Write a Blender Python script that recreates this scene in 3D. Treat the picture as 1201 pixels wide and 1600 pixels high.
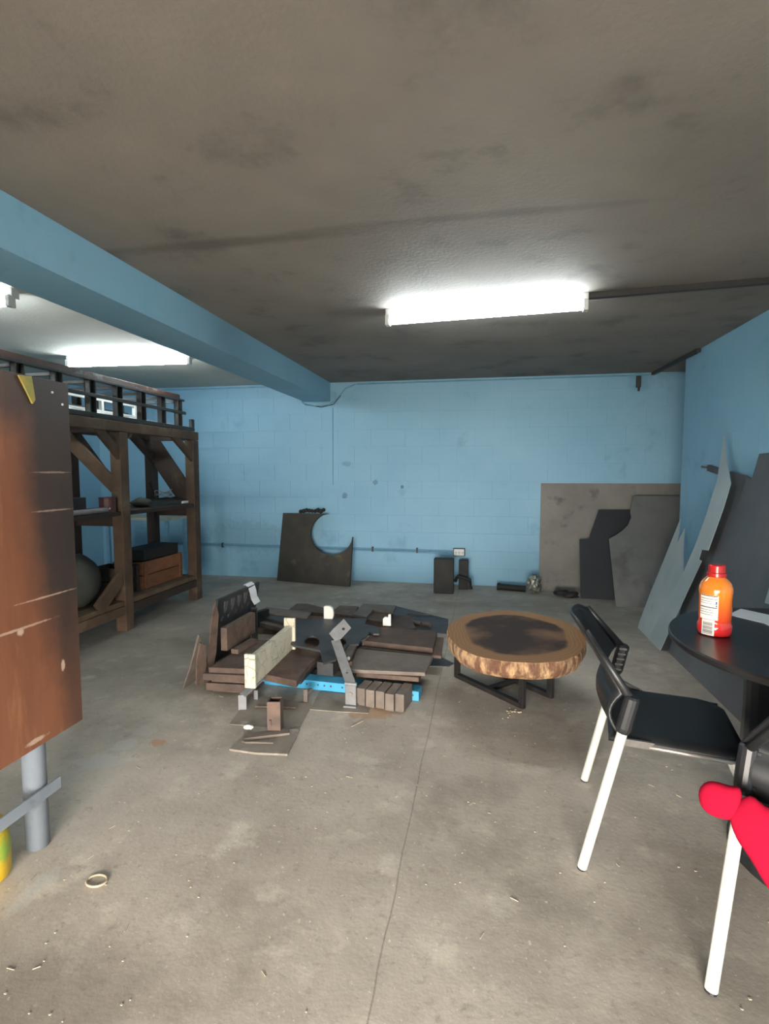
import bpy, bmesh, math, random
from mathutils import Vector, Matrix
from mathutils.geometry import tessellate_polygon
random.seed(7)
S = bpy.context.scene
COL = S.collection
for o in list(bpy.data.objects): bpy.data.objects.remove(o)

# ------------------------------------------------------------------ camera (eye 1.3 m, 4.3 deg down, 10.6 deg left of the room's depth axis)
F, CX, CY, EYE = 827.0, 600.5, 800.0, 1.3
PITCH = math.atan(62/F); YAW = math.atan(154.5*math.cos(PITCH)/F)
fw = Vector((-math.sin(YAW)*math.cos(PITCH), math.cos(YAW)*math.cos(PITCH), -math.sin(PITCH)))
rt = Vector((math.cos(YAW), math.sin(YAW), 0)); upv = rt.cross(fw)
cam = bpy.data.cameras.new('camera'); co = bpy.data.objects.new('camera', cam); COL.objects.link(co)
cam.sensor_fit = 'VERTICAL'; cam.sensor_height = 36; cam.lens = 36*F/1600; cam.clip_start = .02
co.matrix_world = Matrix((rt, upv, -fw)).transposed().to_4x4(); co.location = (0, 0, EYE)
S.camera = co
S.view_settings.view_transform = 'Standard'; S.view_settings.look = 'None'; S.view_settings.gamma = 1
S.view_settings.use_curve_mapping = False
S.view_settings.exposure = 0.98

# daylight: overcast sky that enters through the wide half-raised shutter opening in the wall behind the camera
W = bpy.data.worlds.new('overcast_sky'); S.world = W; W.use_nodes = True
bg = W.node_tree.nodes['Background']; bg.inputs[0].default_value = (1.0, .93, .84, 1); bg.inputs[1].default_value = 31.0
TUBE = 44.0          # strength of the fluorescent tubes
# the open doorway in the wall behind the camera: a portal for the sky light
ZC = 2.355; YB = 6.12; XR = 1.81; XL = -4.9; YF = -1.5
DX0, DX1, DZ = -1.3, 0.75, 1.15
pl = bpy.data.lights.new('doorway_daylight', 'AREA'); pl.shape = 'RECTANGLE'; pl.size = DX1-DX0; pl.size_y = DZ
pl.cycles.is_portal = True
po = bpy.data.objects.new('doorway_daylight', pl); COL.objects.link(po)
po.location = ((DX0+DX1)/2, YF-.17, DZ/2); po.rotation_euler = (math.radians(90), 0, 0)

# ------------------------------------------------------------------ measuring helpers: a sight line met with a real plane
def ray(x, y): return fw*F + rt*(x-CX) - upv*(y-CY)
O = Vector((0, 0, EYE))
def onz(x, y, z=0): d = ray(x, y); return O + d*((z-EYE)/d.z)
def ony(x, y, Y): d = ray(x, y); return O + d*(Y/d.y)
def onx(x, y, X): d = ray(x, y); return O + d*(X/d.x)
def onp(x, y, p, n): d = ray(x, y); return O + d*((Vector(p)-O).dot(n)/d.dot(n))

# ------------------------------------------------------------------ materials
def mat(name, c1, c2=None, sc=8, rough=.7, bump=.1, metal=0, c3=None, sc3=2.5, t3=.55, world=False, stretch=(1, 1, 1), bsc=None, dist=.01, spec=.5, rnd=0.0, lo=.35, hi=.65):
    m = bpy.data.materials.new(name); m.use_nodes = True; t = m.node_tree; N = t.nodes; L = t.links
    b = N['Principled BSDF']; b.inputs['Roughness'].default_value = rough; b.inputs['Metallic'].default_value = metal
    b.inputs['Specular IOR Level'].default_value = spec
    if world: src = N.new('ShaderNodeNewGeometry').outputs['Position']
    else: src = N.new('ShaderNodeTexCoord').outputs['Object']
    mp = N.new('ShaderNodeMapping'); mp.inputs['Scale'].default_value = stretch; L.new(src, mp.inputs[0]); v = mp.outputs[0]
    if not world:
        oi = N.new('ShaderNodeObjectInfo'); ad = N.new('ShaderNodeVectorMath'); ad.operation = 'MULTIPLY_ADD'
        cb = N.new('ShaderNodeCombineXYZ')
        for i in range(3): L.new(oi.outputs['Random'], cb.inputs[i])
        L.new(cb.outputs[0], ad.inputs[0]); ad.inputs[1].default_value = (17, 31, 11); L.new(v, ad.inputs[2]); v = ad.outputs[0]
    def noise(s, d=6, r=.6):
        n = N.new('ShaderNodeTexNoise'); n.inputs['Scale'].default_value = s; n.inputs['Detail'].default_value = d
        n.inputs['Roughness'].default_value = r; L.new(v, n.inputs['Vector']); return n.outputs['Fac']
    def ramp(f, a, c):
        r = N.new('ShaderNodeMapRange'); r.inputs[1].default_value = a; r.inputs[2].default_value = c; L.new(f, r.inputs[0]); return r.outputs[0]
    def mix(f, A, B):
        x = N.new('ShaderNodeMix'); x.data_type = 'RGBA'
        if isinstance(f, float): x.inputs[0].default_value = f
        else: L.new(f, x.inputs[0])
        for i, q in ((6, A), (7, B)):
            if isinstance(q, tuple): x.inputs[i].default_value = q[:3]+(1,)
            else: L.new(q, x.inputs[i])
        return x.outputs[2]
    col = c1
    if c2: col = mix(ramp(noise(sc), lo, hi), c1, c2)
    if c3: col = mix(ramp(noise(sc3), t3, t3+.12), col, c3)
    if rnd and not world:
        h = N.new('ShaderNodeHueSaturation'); r = N.new('ShaderNodeMapRange'); r.inputs[3].default_value = 1-rnd; r.inputs[4].default_value = 1+rnd
        L.new(oi.outputs['Random'], r.inputs[0]); L.new(r.outputs[0], h.inputs['Value'])
        if isinstance(col, tuple): h.inputs['Color'].default_value = col[:3]+(1,)
        else: L.new(col, h.inputs['Color'])
        col = h.outputs[0]
    if isinstance(col, tuple): b.inputs['Base Color'].default_value = col[:3]+(1,)
    else: L.new(col, b.inputs['Base Color'])
    if bump:
        bp = N.new('ShaderNodeBump'); bp.inputs['Strength'].default_value = bump; bp.inputs['Distance'].default_value = dist
        L.new(noise(bsc or sc*4), bp.inputs['Height']); L.new(bp.outputs[0], b.inputs['Normal'])
    m['x'] = 1
    return m, dict(t=t, N=N, L=L, b=b, v=v, noise=noise, ramp=ramp, mix=mix, col=col, mp=mp)
def M(*a, **k): return mat(*a, **k)[0]

def marks(h, col, spots, colour, soft=.03, wob=.12, fr=22):
    """ellipse-shaped stains and painted shade at real places: spots = (x, y, z, rx, ry, rz, strength)"""
    N, L = h['N'], h['L']
    g = N.new('ShaderNodeNewGeometry').outputs['Position']
    nz = N.new('ShaderNodeTexNoise'); nz.inputs['Scale'].default_value = fr; nz.inputs['Detail'].default_value = 8; nz.inputs['Roughness'].default_value = .7; L.new(g, nz.inputs['Vector'])
    for (x, y, z, rx, ry, rz, s) in spots:
        a = N.new('ShaderNodeVectorMath'); a.operation = 'SUBTRACT'; L.new(g, a.inputs[0]); a.inputs[1].default_value = (x, y, z)
        d = N.new('ShaderNodeVectorMath'); d.operation = 'DIVIDE'; L.new(a.outputs[0], d.inputs[0]); d.inputs[1].default_value = (rx, ry, rz)
        l = N.new('ShaderNodeVectorMath'); l.operation = 'LENGTH'; L.new(d.outputs[0], l.inputs[0])
        q = N.new('ShaderNodeMath'); q.operation = 'MULTIPLY_ADD'; L.new(nz.outputs['Fac'], q.inputs[0]); q.inputs[1].default_value = wob*20; L.new(l.outputs['Value'], q.inputs[2])
        r = N.new('ShaderNodeMapRange'); L.new(q.outputs[0], r.inputs[0]); r.inputs[1].default_value = 1+wob*10-soft*4; r.inputs[2].default_value = 1+wob*10+soft*4
        r.inputs[3].default_value = s; r.inputs[4].default_value = 0
        col = h['mix'](r.outputs[0], col, colour)
    return col

# setting
m_floor, hf = mat('concrete_floor', (.49, .435, .37), (.355, .312, .262), sc=2.2, rough=.62, bump=.25, world=True, bsc=55, dist=.004, c3=(.55, .50, .42), sc3=5, t3=.56, spec=.35)
c = hf['mix'](hf['ramp'](hf['noise'](.9, 5, .7), .5, .68), hf['col'], (.24, .21, .17))
c = hf['mix'](hf['ramp'](hf['noise'](60, 3, .6), .64, .72), c, (.62, .58, .50))
c = hf['mix'](hf['ramp'](hf['noise'](26, 6, .75), .55, .72), c, (.27, .24, .195))
c = marks(hf, c, [(-1.68, 2.02, 0, .10, .06, 1, .7), (-1.67, 2.17, 0, .05, .06, 1, .6), (-1.66, 2.32, 0, .06, .06, 1, .5), (-1.36, 1.33, 0, .03, .10, 1, .6), (-1.72, 1.85, 0, .05, .03, 1, .4)], (.47, .46, .43))
c = marks(hf, c, [(-.60, 2.72, 0, .14, .07, 1, .55), (-1.52, 2.22, 0, .04, .03, 1, .6)], (.42, .22, .10))
c = marks(hf, c, [(-1.1, 1.0, 0, .35, .22, 1, .55), (.85, 1.4, 0, .45, .5, 1, .35), (-2.3, 4.3, 0, .9, 1.6, 1, .5), (.6, 4.9, 0, 1.6, .7, 1, .35)], (.13, .115, .095), soft=.12, wob=.08, fr=4)  # one stain front left; shade painted at right, round the rack, at the rear
# hairline joint running away from the camera at x = -0.25
N, L = hf['N'], hf['L']
g = N.new('ShaderNodeNewGeometry').outputs['Position']; sx = N.new('ShaderNodeSeparateXYZ'); L.new(g, sx.inputs[0])
nn = N.new('ShaderNodeTexNoise'); nn.inputs['Scale'].default_value = 3; L.new(g, nn.inputs['Vector'])
a = N.new('ShaderNodeMath'); a.operation = 'MULTIPLY_ADD'; L.new(nn.outputs['Fac'], a.inputs[0]); a.inputs[1].default_value = .02; L.new(sx.outputs[0], a.inputs[2])
a2 = N.new('ShaderNodeMath'); a2.operation = 'ADD'; L.new(a.outputs[0], a2.inputs[0]); a2.inputs[1].default_value = .243
ab = N.new('ShaderNodeMath'); ab.operation = 'ABSOLUTE'; L.new(a2.outputs[0], ab.inputs[0])
r = N.new('ShaderNodeMapRange'); L.new(ab.outputs[0], r.inputs[0]); r.inputs[1].default_value = .0012; r.inputs[2].default_value = .003; r.inputs[3].default_value = .55; r.inputs[4].default_value = 0
c = hf['mix'](r.outputs[0], c, (.12, .105, .09)); L.new(c, hf['b'].inputs['Base Color'])

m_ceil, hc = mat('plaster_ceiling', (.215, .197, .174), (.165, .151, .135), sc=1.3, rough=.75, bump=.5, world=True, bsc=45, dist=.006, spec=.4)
c = hc['mix'](hc['ramp'](hc['noise'](2.6, 7, .6), .56, .7), hc['col'], (.12, .11, .1))
c = marks(hc, c, [(-1.25, 2.35, ZC, .75, .045, 1, .6), (-.1, 2.30, ZC, .6, .03, 1, .5), (-1.15, .75, ZC, .2, .22, 1, .6)], (.085, .077, .068), soft=.12, wob=.07, fr=5)
L = hc['L']; L.new(c, hc['b'].inputs['Base Color'])
m_ceil2, h2 = mat('plaster_ceiling_lit', (.46, .475, .43), (.38, .39, .355), sc=1.3, rough=.8, bump=.5, world=True, bsc=45, dist=.006)  # same plaster in a lighter colour: strip-light glow painted in

m_wall, hw = mat('blue_paint', (.235, .435, .575), (.20, .395, .54), sc=1.1, rough=.55, bump=.25, world=True, bsc=40, dist=.003, spec=.35)
c = hw['mix'](hw['ramp'](hw['noise'](2.4, 8, .62), .6, .75), hw['col'], (.14, .30, .42))
c = marks(hw, c, [(-1.62, YB, 1.02, .03, 1, .03, .6), (-1.25, YB, 1.18, .03, 1, .03, .5), (-.93, YB, 1.13, .02, 1, .02, .8), (-1.6, YB, 1.4, .05, 1, .03, .3), (-2.9, YB, .50, .5, 1, .2, .2)], (.05, .10, .15))
hw['L'].new(c, hw['b'].inputs['Base Color'])

# things
rust = M('rusty_steel', (.15, .098, .074), (.085, .06, .05), sc=14, rough=.72, bump=.3, metal=.15, c3=(.17, .105, .07), sc3=5, t3=.6, rnd=.22)
rustlite = M('brown_grey_steel', (.20, .165, .138), (.14, .112, .094), sc=10, rough=.65, bump=.2, metal=.25, c3=(.19, .155, .125), sc3=4, t3=.6, rnd=.15)
darkst = M('dark_mill_steel', (.085, .085, .088), (.058, .057, .059), sc=6, rough=.55, bump=.12, metal=.4, c3=(.09, .085, .08), sc3=3, t3=.6, rnd=.15)
sooty = M('sooty_steel', (.022, .022, .02), (.014, .014, .014), sc=7, rough=.7, bump=.2, metal=.2, c3=(.06, .055, .035), sc3=5, t3=.62)
sootp = M('sooty_plate_steel', (.05, .045, .034), (.032, .03, .026), sc=7, rough=.7, bump=.2, metal=.1, c3=(.12, .105, .06), sc3=4, t3=.6)
dusty = M('dusty_thin_sheet', (.27, .235, .195), (.19, .16, .13), sc=7, rough=.75, bump=.15, c3=(.42, .39, .34), sc3=6, t3=.58)
greyst = M('grey_primer_steel', (.24, .24, .245), (.19, .19, .195), sc=12, rough=.55, bump=.1, metal=.25, c3=(.13, .12, .115), sc3=9, t3=.63)
sheetg = M('grey_sheet_steel', (.20, .192, .175), (.15, .145, .132), sc=3, rough=.6, bump=.1, metal=.2, c3=(.075, .07, .063), sc3=3.2, t3=.58)
sheetb = M('blue_grey_sheet_steel', (.165, .168, .16), (.125, .13, .126), sc=3, rough=.55, bump=.1, metal=.2, c3=(.085, .08, .078), sc3=2.2, t3=.58)
sheetd = M('dark_grey_plate_steel', (.135, .142, .15), (.10, .105, .113), sc=2.5, rough=.5, bump=.1, metal=.3, c3=(.12, .105, .112), sc3=1.6, t3=.5)
sheetl = M('bright_sheet_steel', (.44, .49, .50), (.36, .41, .42), sc=2.5, rough=.42, bump=.05, metal=.35, c3=(.28, .31, .31), sc3=4, t3=.62)
navy = M('dark_sheet_steel', (.012, .016, .021), (.009, .012, .016), sc=4, rough=.65, bump=.05, metal=0)
cream, hcr = mat('chipped_cream_paint', (.66, .61, .48), (.56, .51, .39), sc=12, rough=.6, bump=.35, c3=(.62, .53, .44), sc3=5, t3=.6)
nz = hcr['N'].new('ShaderNodeTexVoronoi'); nz.feature = 'DISTANCE_TO_EDGE'; nz.inputs['Scale'].default_value = 16; hcr['L'].new(hcr['v'], nz.inputs['Vector'])
c = hcr['mix'](hcr['ramp'](nz.outputs['Distance'], .035, .0), hcr['col'], (.17, .15, .12))
q = hcr['mix'](hcr['ramp'](hcr['noise'](6), .44, .5), hcr['col'], c); hcr['L'].new(q, hcr['b'].inputs['Base Color'])
bluep = M('bright_blue_paint', (.06, .36, .60), (.05, .31, .53), sc=10, rough=.5, bump=.1, c3=(.13, .4, .58), sc3=12, t3=.62)
blackp = M('black_plastic', (.018, .019, .021), (.013, .014, .016), sc=20, rough=.42, bump=.08, bsc=200, dist=.002)
blackt = M('dark_laminate', (.022, .021, .022), (.017, .016, .017), sc=10, rough=.33, bump=.03)
whitet = M('white_painted_tube', (.62, .615, .565), (.55, .545, .495), sc=15, rough=.35, bump=.03)
silver = M('worn_metal_trim', (.42, .38, .35), (.3, .27, .25), sc=15, rough=.35, bump=.03, metal=.7)
frameb = M('black_steel_tube', (.025, .022, .021), (.014, .012, .012), sc=15, rough=.6, bump=.08, spec=.25)
pipeg = M('grey_painted_pipe', (.20, .225, .26), (.16, .185, .215), sc=8, rough=.5, bump=.08, c3=(.12, .13, .15), sc3=7, t3=.62)
ply, hp = mat('red_brown_plywood', (.23, .088, .042), (.145, .055, .029), sc=5, rough=.5, bump=.25, stretch=(1, 1, .16), bsc=60, dist=.003, c3=(.29, .12, .06), sc3=9, t3=.6)
c = marks(hp, hp['col'], [(-1.45, 1.60, 1.30, 1, .125, .62, .93), (-1.45, 1.45, 1.62, 1, .5, .16, .75), (-1.45, 1.65, .75, 1, .06, .6, .6)], (.028, .022, .02), soft=.09, wob=.04, fr=9)  # dark stain down the far edge; shade painted along the top
c = marks(hp, c, [(-1.45, 1.40, .80, 1, .14, .004, .8), (-1.45, 1.52, .88, 1, .12, .003, .8), (-1.45, 1.42, .79, 1, .012, .012, 1), (-1.45, 1.585, .62, 1, .008, .018, 1), (-1.45, 1.46, .41, 1, .04, .008, .9), (-1.45, 1.57, 1.17, 1, .08, .003, .5), (-1.45, 1.58, 1.30, 1, .07, .003, .5)], (.42, .30, .23), soft=.06, wob=.10, fr=45)
hp['L'].new(c, hp['b'].inputs['Base Color'])
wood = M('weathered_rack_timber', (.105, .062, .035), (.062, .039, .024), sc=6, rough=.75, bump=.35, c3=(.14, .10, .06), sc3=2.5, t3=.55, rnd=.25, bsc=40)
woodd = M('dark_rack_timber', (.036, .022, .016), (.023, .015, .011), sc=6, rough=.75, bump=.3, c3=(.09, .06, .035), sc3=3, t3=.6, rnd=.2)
crate = M('orange_brown_crate_wood', (.20, .08, .035), (.13, .052, .022), sc=8, rough=.6, bump=.2, stretch=(1, 1, 4), rnd=.2)
gate = M('dark_painted_angle_iron', (.035, .038, .038), (.055, .052, .048), sc=9, rough=.5, bump=.2, metal=.4, c3=(.22, .22, .21), sc3=7, t3=.66)
brownb = M('brown_patchy_beam', (.09, .04, .03), (.055, .028, .022), sc=7, rough=.5, bump=.2, c3=(.38, .35, .33), sc3=4, t3=.54)  # brown with scattered pale patches
whitem = M('white_foam', (.75, .74, .70), (.68, .66, .6), sc=20, rough=.7, bump=.1, c3=(.35, .3, .25), sc3=18, t3=.7)
paper = M('white_paper', (.72, .74, .78), (.68, .7, .74), sc=10, rough=.8, bump=.05)
redc = M('red_fabric', (.33, .005, .026), (.28, .004, .022), sc=6, rough=.95, spec=.1, bump=.15, bsc=220, dist=.001)
yellow = M('yellow_plastic', (.75, .52, .02), (.62, .38, .02), sc=5, rough=.45, bump=.1, c3=(.25, .4, .05), sc3=5, t3=.55)
yelpaint = M('yellow_green_paint', (.42, .30, .05), (.2, .24, .08), sc=18, rough=.6, bump=.2)
redtin = M('dark_red_tin', (.11, .03, .03), (.07, .022, .022), sc=14, rough=.4, bump=.1)
bagm = M('dusty_grey_sack', (.06, .063, .054), (.04, .043, .037), sc=5, rough=.7, bump=.3)
condm = M('blue_painted_conduit', (.15, .33, .47), (.12, .27, .38), sc=20, rough=.45, bump=.05)
darkr = M('dark_raceway', (.035, .036, .038), (.03, .03, .032), sc=20, rough=.6, bump=.05)
house = M('white_enamel', (.55, .57, .57), (.52, .54, .54), sc=10, rough=.4, bump=.02)
pale = M('pale_frame_metal', (.62, .64, .63), (.5, .52, .5), sc=8, rough=.45, bump=.05)
foil = M('crumpled_clear_foil', (.45, .46, .42), (.1, .11, .09), sc=22, rough=.2, bump=.6, metal=.6)
chip = M('pale_wood_chip', (.46, .39, .29), (.34, .28, .2), sc=30, rough=.8, bump=.1)
tube_m = bpy.data.materials.new('lit_tube'); tube_m.use_nodes = True
b = tube_m.node_tree.nodes['Principled BSDF']; b.inputs['Emission Color'].default_value = (.90, .98, 1, 1); b.inputs['Emission Strength'].default_value = TUBE
tube_m.cycles.emission_sampling = 'FRONT'

# log slab: rings about the slab centre, pale sapwood rim, dark heart
m_log, hl = mat('log_slab_top', (.30, .15, .07), (.24, .115, .05), sc=9, rough=.6, bump=.06, spec=.25)
N, L = hl['N'], hl['L']; tc = N.new('ShaderNodeTexCoord').outputs['Object']
n1 = N.new('ShaderNodeTexNoise'); n1.inputs['Scale'].default_value = 3.2; n1.inputs['Detail'].default_value = 4; L.new(tc, n1.inputs['Vector'])
mp = N.new('ShaderNodeMapping'); mp.inputs['Scale'].default_value = (1/.37, 1/.5, 0); L.new(tc, mp.inputs[0])
ln = N.new('ShaderNodeVectorMath'); ln.operation = 'LENGTH'; L.new(mp.outputs[0], ln.inputs[0])
rr = N.new('ShaderNodeMath'); rr.operation = 'MULTIPLY_ADD'; L.new(n1.outputs['Fac'], rr.inputs[0]); rr.inputs[1].default_value = .28; L.new(ln.outputs['Value'], rr.inputs[2])
wv = N.new('ShaderNodeMath'); wv.operation = 'SINE'; w2 = N.new('ShaderNodeMath'); w2.operation = 'MULTIPLY'; L.new(rr.outputs[0], w2.inputs[0]); w2.inputs[1].default_value = 130; L.new(w2.outputs[0], wv.inputs[0])
heart = hl['mix'](hl['ramp'](n1.outputs['Fac'], .42, .60), (.048, .030, .024), (.20, .11, .062))
sap = hl['mix'](hl['ramp'](wv.outputs[0], -1, 1), (.33, .18, .085), (.27, .14, .065))
c = hl['mix'](hl['ramp'](rr.outputs[0], .86, .92), heart, sap); L.new(c, hl['b'].inputs['Base Color'])
m_bark = M('log_slab_edge', (.52, .33, .175), (.17, .08, .042), sc=24, rough=.6, bump=.8, dist=.02, stretch=(1, 1, .35), lo=.44, hi=.58, c3=(.13, .06, .035), sc3=11, t3=.58)
# juice: red at the foot to orange above
m_juice, hj = mat('orange_red_juice', (1, .3, .02), rough=.15, bump=0)
N, L = hj['N'], hj['L']; tc = N.new('ShaderNodeTexCoord').outputs['Object']; sz = N.new('ShaderNodeSeparateXYZ'); L.new(tc, sz.inputs[0])
c = hj['mix'](hj['ramp'](sz.outputs[2], .03, .14), (.60, .02, .02), (.68, .19, .02)); L.new(c, hj['b'].inputs['Base Color']); hj['b'].inputs['Coat Weight'].default_value = .6
m_cap = M('red_cap', (.42, .015, .015), (.35, .012, .012), sc=20, rough=.25, bump=.02)
ink = M('dark_print', (.05, .05, .06), rough=.6, bump=0)

# ------------------------------------------------------------------ geometry helpers
def link(name, me, mt, parent=None, smooth=False, sub=None, bevel=0):
    o = bpy.data.objects.new(name, me); COL.objects.link(o)
    if not isinstance(mt, (list, tuple)): mt = [mt]
    for q in mt: me.materials.append(q)
    if smooth:
        for p in me.polygons: p.use_smooth = True
    if bevel:
        b = o.modifiers.new('bevel', 'BEVEL'); b.width = bevel; b.segments = 2; b.limit_method = 'ANGLE'
    if sub:
        s = o.modifiers.new('sub', 'SUBSURF'); s.levels = sub; s.render_levels = sub
    if parent:
        p = parent; off = Vector((0, 0, 0))
        while p: off += p.location; p = p.parent
        me.transform(Matrix.Translation(-off)); o.parent = parent
    else:
        xs = [v.co for v in me.vertices]
        c = Vector(((min(v.x for v in xs)+max(v.x for v in xs))/2, (min(v.y for v in xs)+max(v.y for v in xs))/2, min(v.z for v in xs)))
        me.transform(Matrix.Translation(-c)); o.location = c
    return o
def tag(o, label, cat=None, group=None, kind=None):
    o['label'] = label
    if cat: o['category'] = cat
    if group: o['group'] = group
    if kind: o['kind'] = kind
    return o
def structure(o, label=None):
    o['kind'] = 'structure'
    if label: o['label'] = label
    return o
def thing(name, loc, label, cat, group=None):
    o = bpy.data.objects.new(name, None); o.empty_display_size = .05; COL.objects.link(o); o.location = loc
    return tag(o, label, cat, group)
def fin(bm, name, mt, parent=None, **k):
    bmesh.ops.recalc_face_normals(bm, faces=bm.faces)
    me = bpy.data.meshes.new(name); bm.to_mesh(me); bm.free(); return link(name, me, mt, parent, **k)
def box(bm, lo, hi):
    lo, hi = Vector(lo), Vector(hi)
    bmesh.ops.create_cube(bm, size=1, matrix=Matrix.Translation((lo+hi)/2) @ Matrix.Diagonal((*(hi-lo), 1)))
    return bm
def BX(lo, hi): return box(bmesh.new(), lo, hi)
def prism(bm, outer, ext, holes=()):
    """polygon (3D points) with optional holes, extruded by the vector ext"""
    loops = [[Vector(p) for p in outer]] + [[Vector(p) for p in h] for h in holes]; ext = Vector(ext)
    flat = [p for l in loops for p in l]
    A = [bm.verts.new(p) for p in flat]; B = [bm.verts.new(p+ext) for p in flat]
    if len(loops) == 1: 
        bm.faces.new(A); bm.faces.new(B[::-1])
    else:
        for t in tessellate_polygon(loops):
            try: bm.faces.new([A[i] for i in t]); bm.faces.new([B[i] for i in t][::-1])
            except ValueError: pass
    k = 0
    for l in loops:
        n = len(l)
        for i in range(n): bm.faces.new((A[k+i], A[k+(i+1) % n], B[k+(i+1) % n], B[k+i]))
        k += n
    return bm
def PR(outer, ext, holes=()): return prism(bmesh.new(), outer, ext, holes)
def bar(bm, p, q, w, h, up=(0, 0, 1)):
    """rectangular bar from p to q: w across, h along up"""
    p, q = Vector(p), Vector(q); d = (q-p).normalized(); u = Vector(up); s = d.cross(u).normalized(); u = s.cross(d).normalized()
    c = [s*w/2+u*h/2, -s*w/2+u*h/2, -s*w/2-u*h/2, s*w/2-u*h/2]
    return prism(bm, [p+x for x in c], q-p)
def BAR(*a, **k): return bar(bmesh.new(), *a, **k)
def tube(bm, pts, r, seg=10, caps=True, sx=1.0):
    pts = [Vector(p) for p in pts]; rings = []
    for i, p in enumerate(pts):
        d = ((pts[min(i+1, len(pts)-1)]-pts[max(i-1, 0)])).normalized()
        a = Vector((0, 0, 1)) if abs(d.z) < .9 else Vector((0, 1, 0))
        s = d.cross(a).normalized(); u = s.cross(d)
        rr = r[i] if isinstance(r, (list, tuple)) else r
        rings.append([bm.verts.new(p+s*math.cos(t)*rr*sx+u*math.sin(t)*rr) for t in [2*math.pi*k/seg for k in range(seg)]])
    for A, B in zip(rings, rings[1:]):
        for k in range(seg): bm.faces.new((A[k], A[(k+1) % seg], B[(k+1) % seg], B[k]))
    if caps: bm.faces.new(rings[0][::-1]); bm.faces.new(rings[-1])
    return bm
def TB(*a, **k): return tube(bmesh.new(), *a, **k)
def lathe(bm, prof, c, seg=32, sx=1, sy=1):
    c = Vector(c); rings = [[bm.verts.new(c+Vector((r*math.cos(t)*sx, r*math.sin(t)*sy, z))) for t in [2*math.pi*k/seg for k in range(seg)]] for r, z in prof]
    for A, B in zip(rings, rings[1:]):
        for k in range(seg): bm.faces.new((A[k], A[(k+1) % seg], B[(k+1) % seg], B[k]))
    bm.faces.new(rings[0][::-1]); bm.faces.new(rings[-1]); return bm
def slab(px, z, th, holes=()):
    """plate whose top face stands at height z, th thick"""
    return PR([onz(x, y, z) for x, y in px], (0, 0, -th), [[onz(x, y, z) for x, y in h] for h in holes])
def arc(cx, cy, r, a0, a1, n, ry=None): return [(cx+r*math.cos(math.radians(a0+(a1-a0)*i/n)), cy+(ry or r)*math.sin(math.radians(a0+(a1-a0)*i/n))) for i in range(n+1)]

# ================================================================== THE ROOM
XF = 4.2     # the alcove behind the right wall reaches this far
structure(fin(BX((XL-.2, YF-7, -.12), (XF, YB+.2, 0)), 'floor', m_floor), 'worn stained grey-brown concrete floor')
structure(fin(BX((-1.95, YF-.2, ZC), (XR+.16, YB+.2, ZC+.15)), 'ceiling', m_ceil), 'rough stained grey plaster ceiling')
structure(fin(BX((XL-.2, YF-.2, ZC), (-1.95, YB+.2, ZC+.15)), 'ceiling', m_ceil2), 'grey plaster ceiling beyond the blue beam, painted in its lit tone')
structure(fin(BX((XR+.16, 5.2, ZC), (XF+.15, YB+.2, ZC+.15)), 'ceiling', m_ceil), 'grey plaster ceiling of the alcove')
wb = structure(fin(BX((XL, YB, 0), (XF, YB+.15, ZC)), 'wall_back', m_wall), 'light blue painted block wall at the back')
wr = structure(fin(BX((XR, YF, 0), (XR+.16, 5.36, ZC)), 'wall_right', m_wall), 'light blue painted block wall on the right')
structure(fin(BX((XL-.15, YF, 0), (XL, YB+.15, ZC)), 'wall_left', m_wall))
structure(fin(BX((XF, 5.36, 0), (XF+.15, YB+.15, ZC)), 'wall_alcove', m_wall))
structure(fin(BX((XR+.16, 5.2, 0), (XF+.15, 5.36, ZC)), 'wall_alcove', m_wall))
bm = BX((XL, YF-.15, 0), (DX0, YF, ZC)); box(bm, (DX1, YF-.15, 0), (XR+.16, YF, ZC)); box(bm, (DX0, YF-.15, DZ), (DX1, YF, ZC))
structure(fin(bm, 'wall_front', m_wall))
structure(fin(BX((-2.11, YF, 2.14), (-1.79, YB, ZC)), 'trim_1', m_wall), 'light blue painted ceiling beam')
# painted blocks, each with its own joints (running bond)
BL = bmesh.new(); bmesh.ops.create_cube(BL, size=1, matrix=Matrix.Diagonal((.3990, .004, .1990, 1)))
bmesh.ops.bevel(BL, geom=BL.edges[:], offset=.0008, segments=1, affect='EDGES')
blk = bpy.data.meshes.new('block'); BL.to_mesh(blk); BL.free(); blk.materials.append(m_wall)
def block(parent, loc, rz, sx=1, sz=1):
    o = bpy.data.objects.new('block', blk); COL.objects.link(o); o.parent = parent
    o.location = Vector(loc)-parent.location; o.rotation_euler = (0, 0, rz); o.scale = (sx, 1, sz)
for r_ in range(12):
    z0 = r_*.2; z1 = min(z0+.2, ZC); zz = (z0+z1)/2; sz = (z1-z0)/.2
    x = XL+(.2 if r_ % 2 else 0)
    if r_ % 2: block(wb, (XL+.1, YB-.001, zz), 0, .5, sz)
    while x < 2.9:
        block(wb, (x+.2, YB-.001-random.random()*.0003, zz), 0, 1, sz); x += .4
    y = 5.36-(.2 if r_ % 2 else 0)
    if r_ % 2: block(wr, (XR+.001, 5.26, zz), math.pi/2, .5, sz)
    while y > 1.3:
        block(wr, (XR+.001+random.random()*.0009, y-.2, zz), math.pi/2, 1, sz); y -= .4

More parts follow.
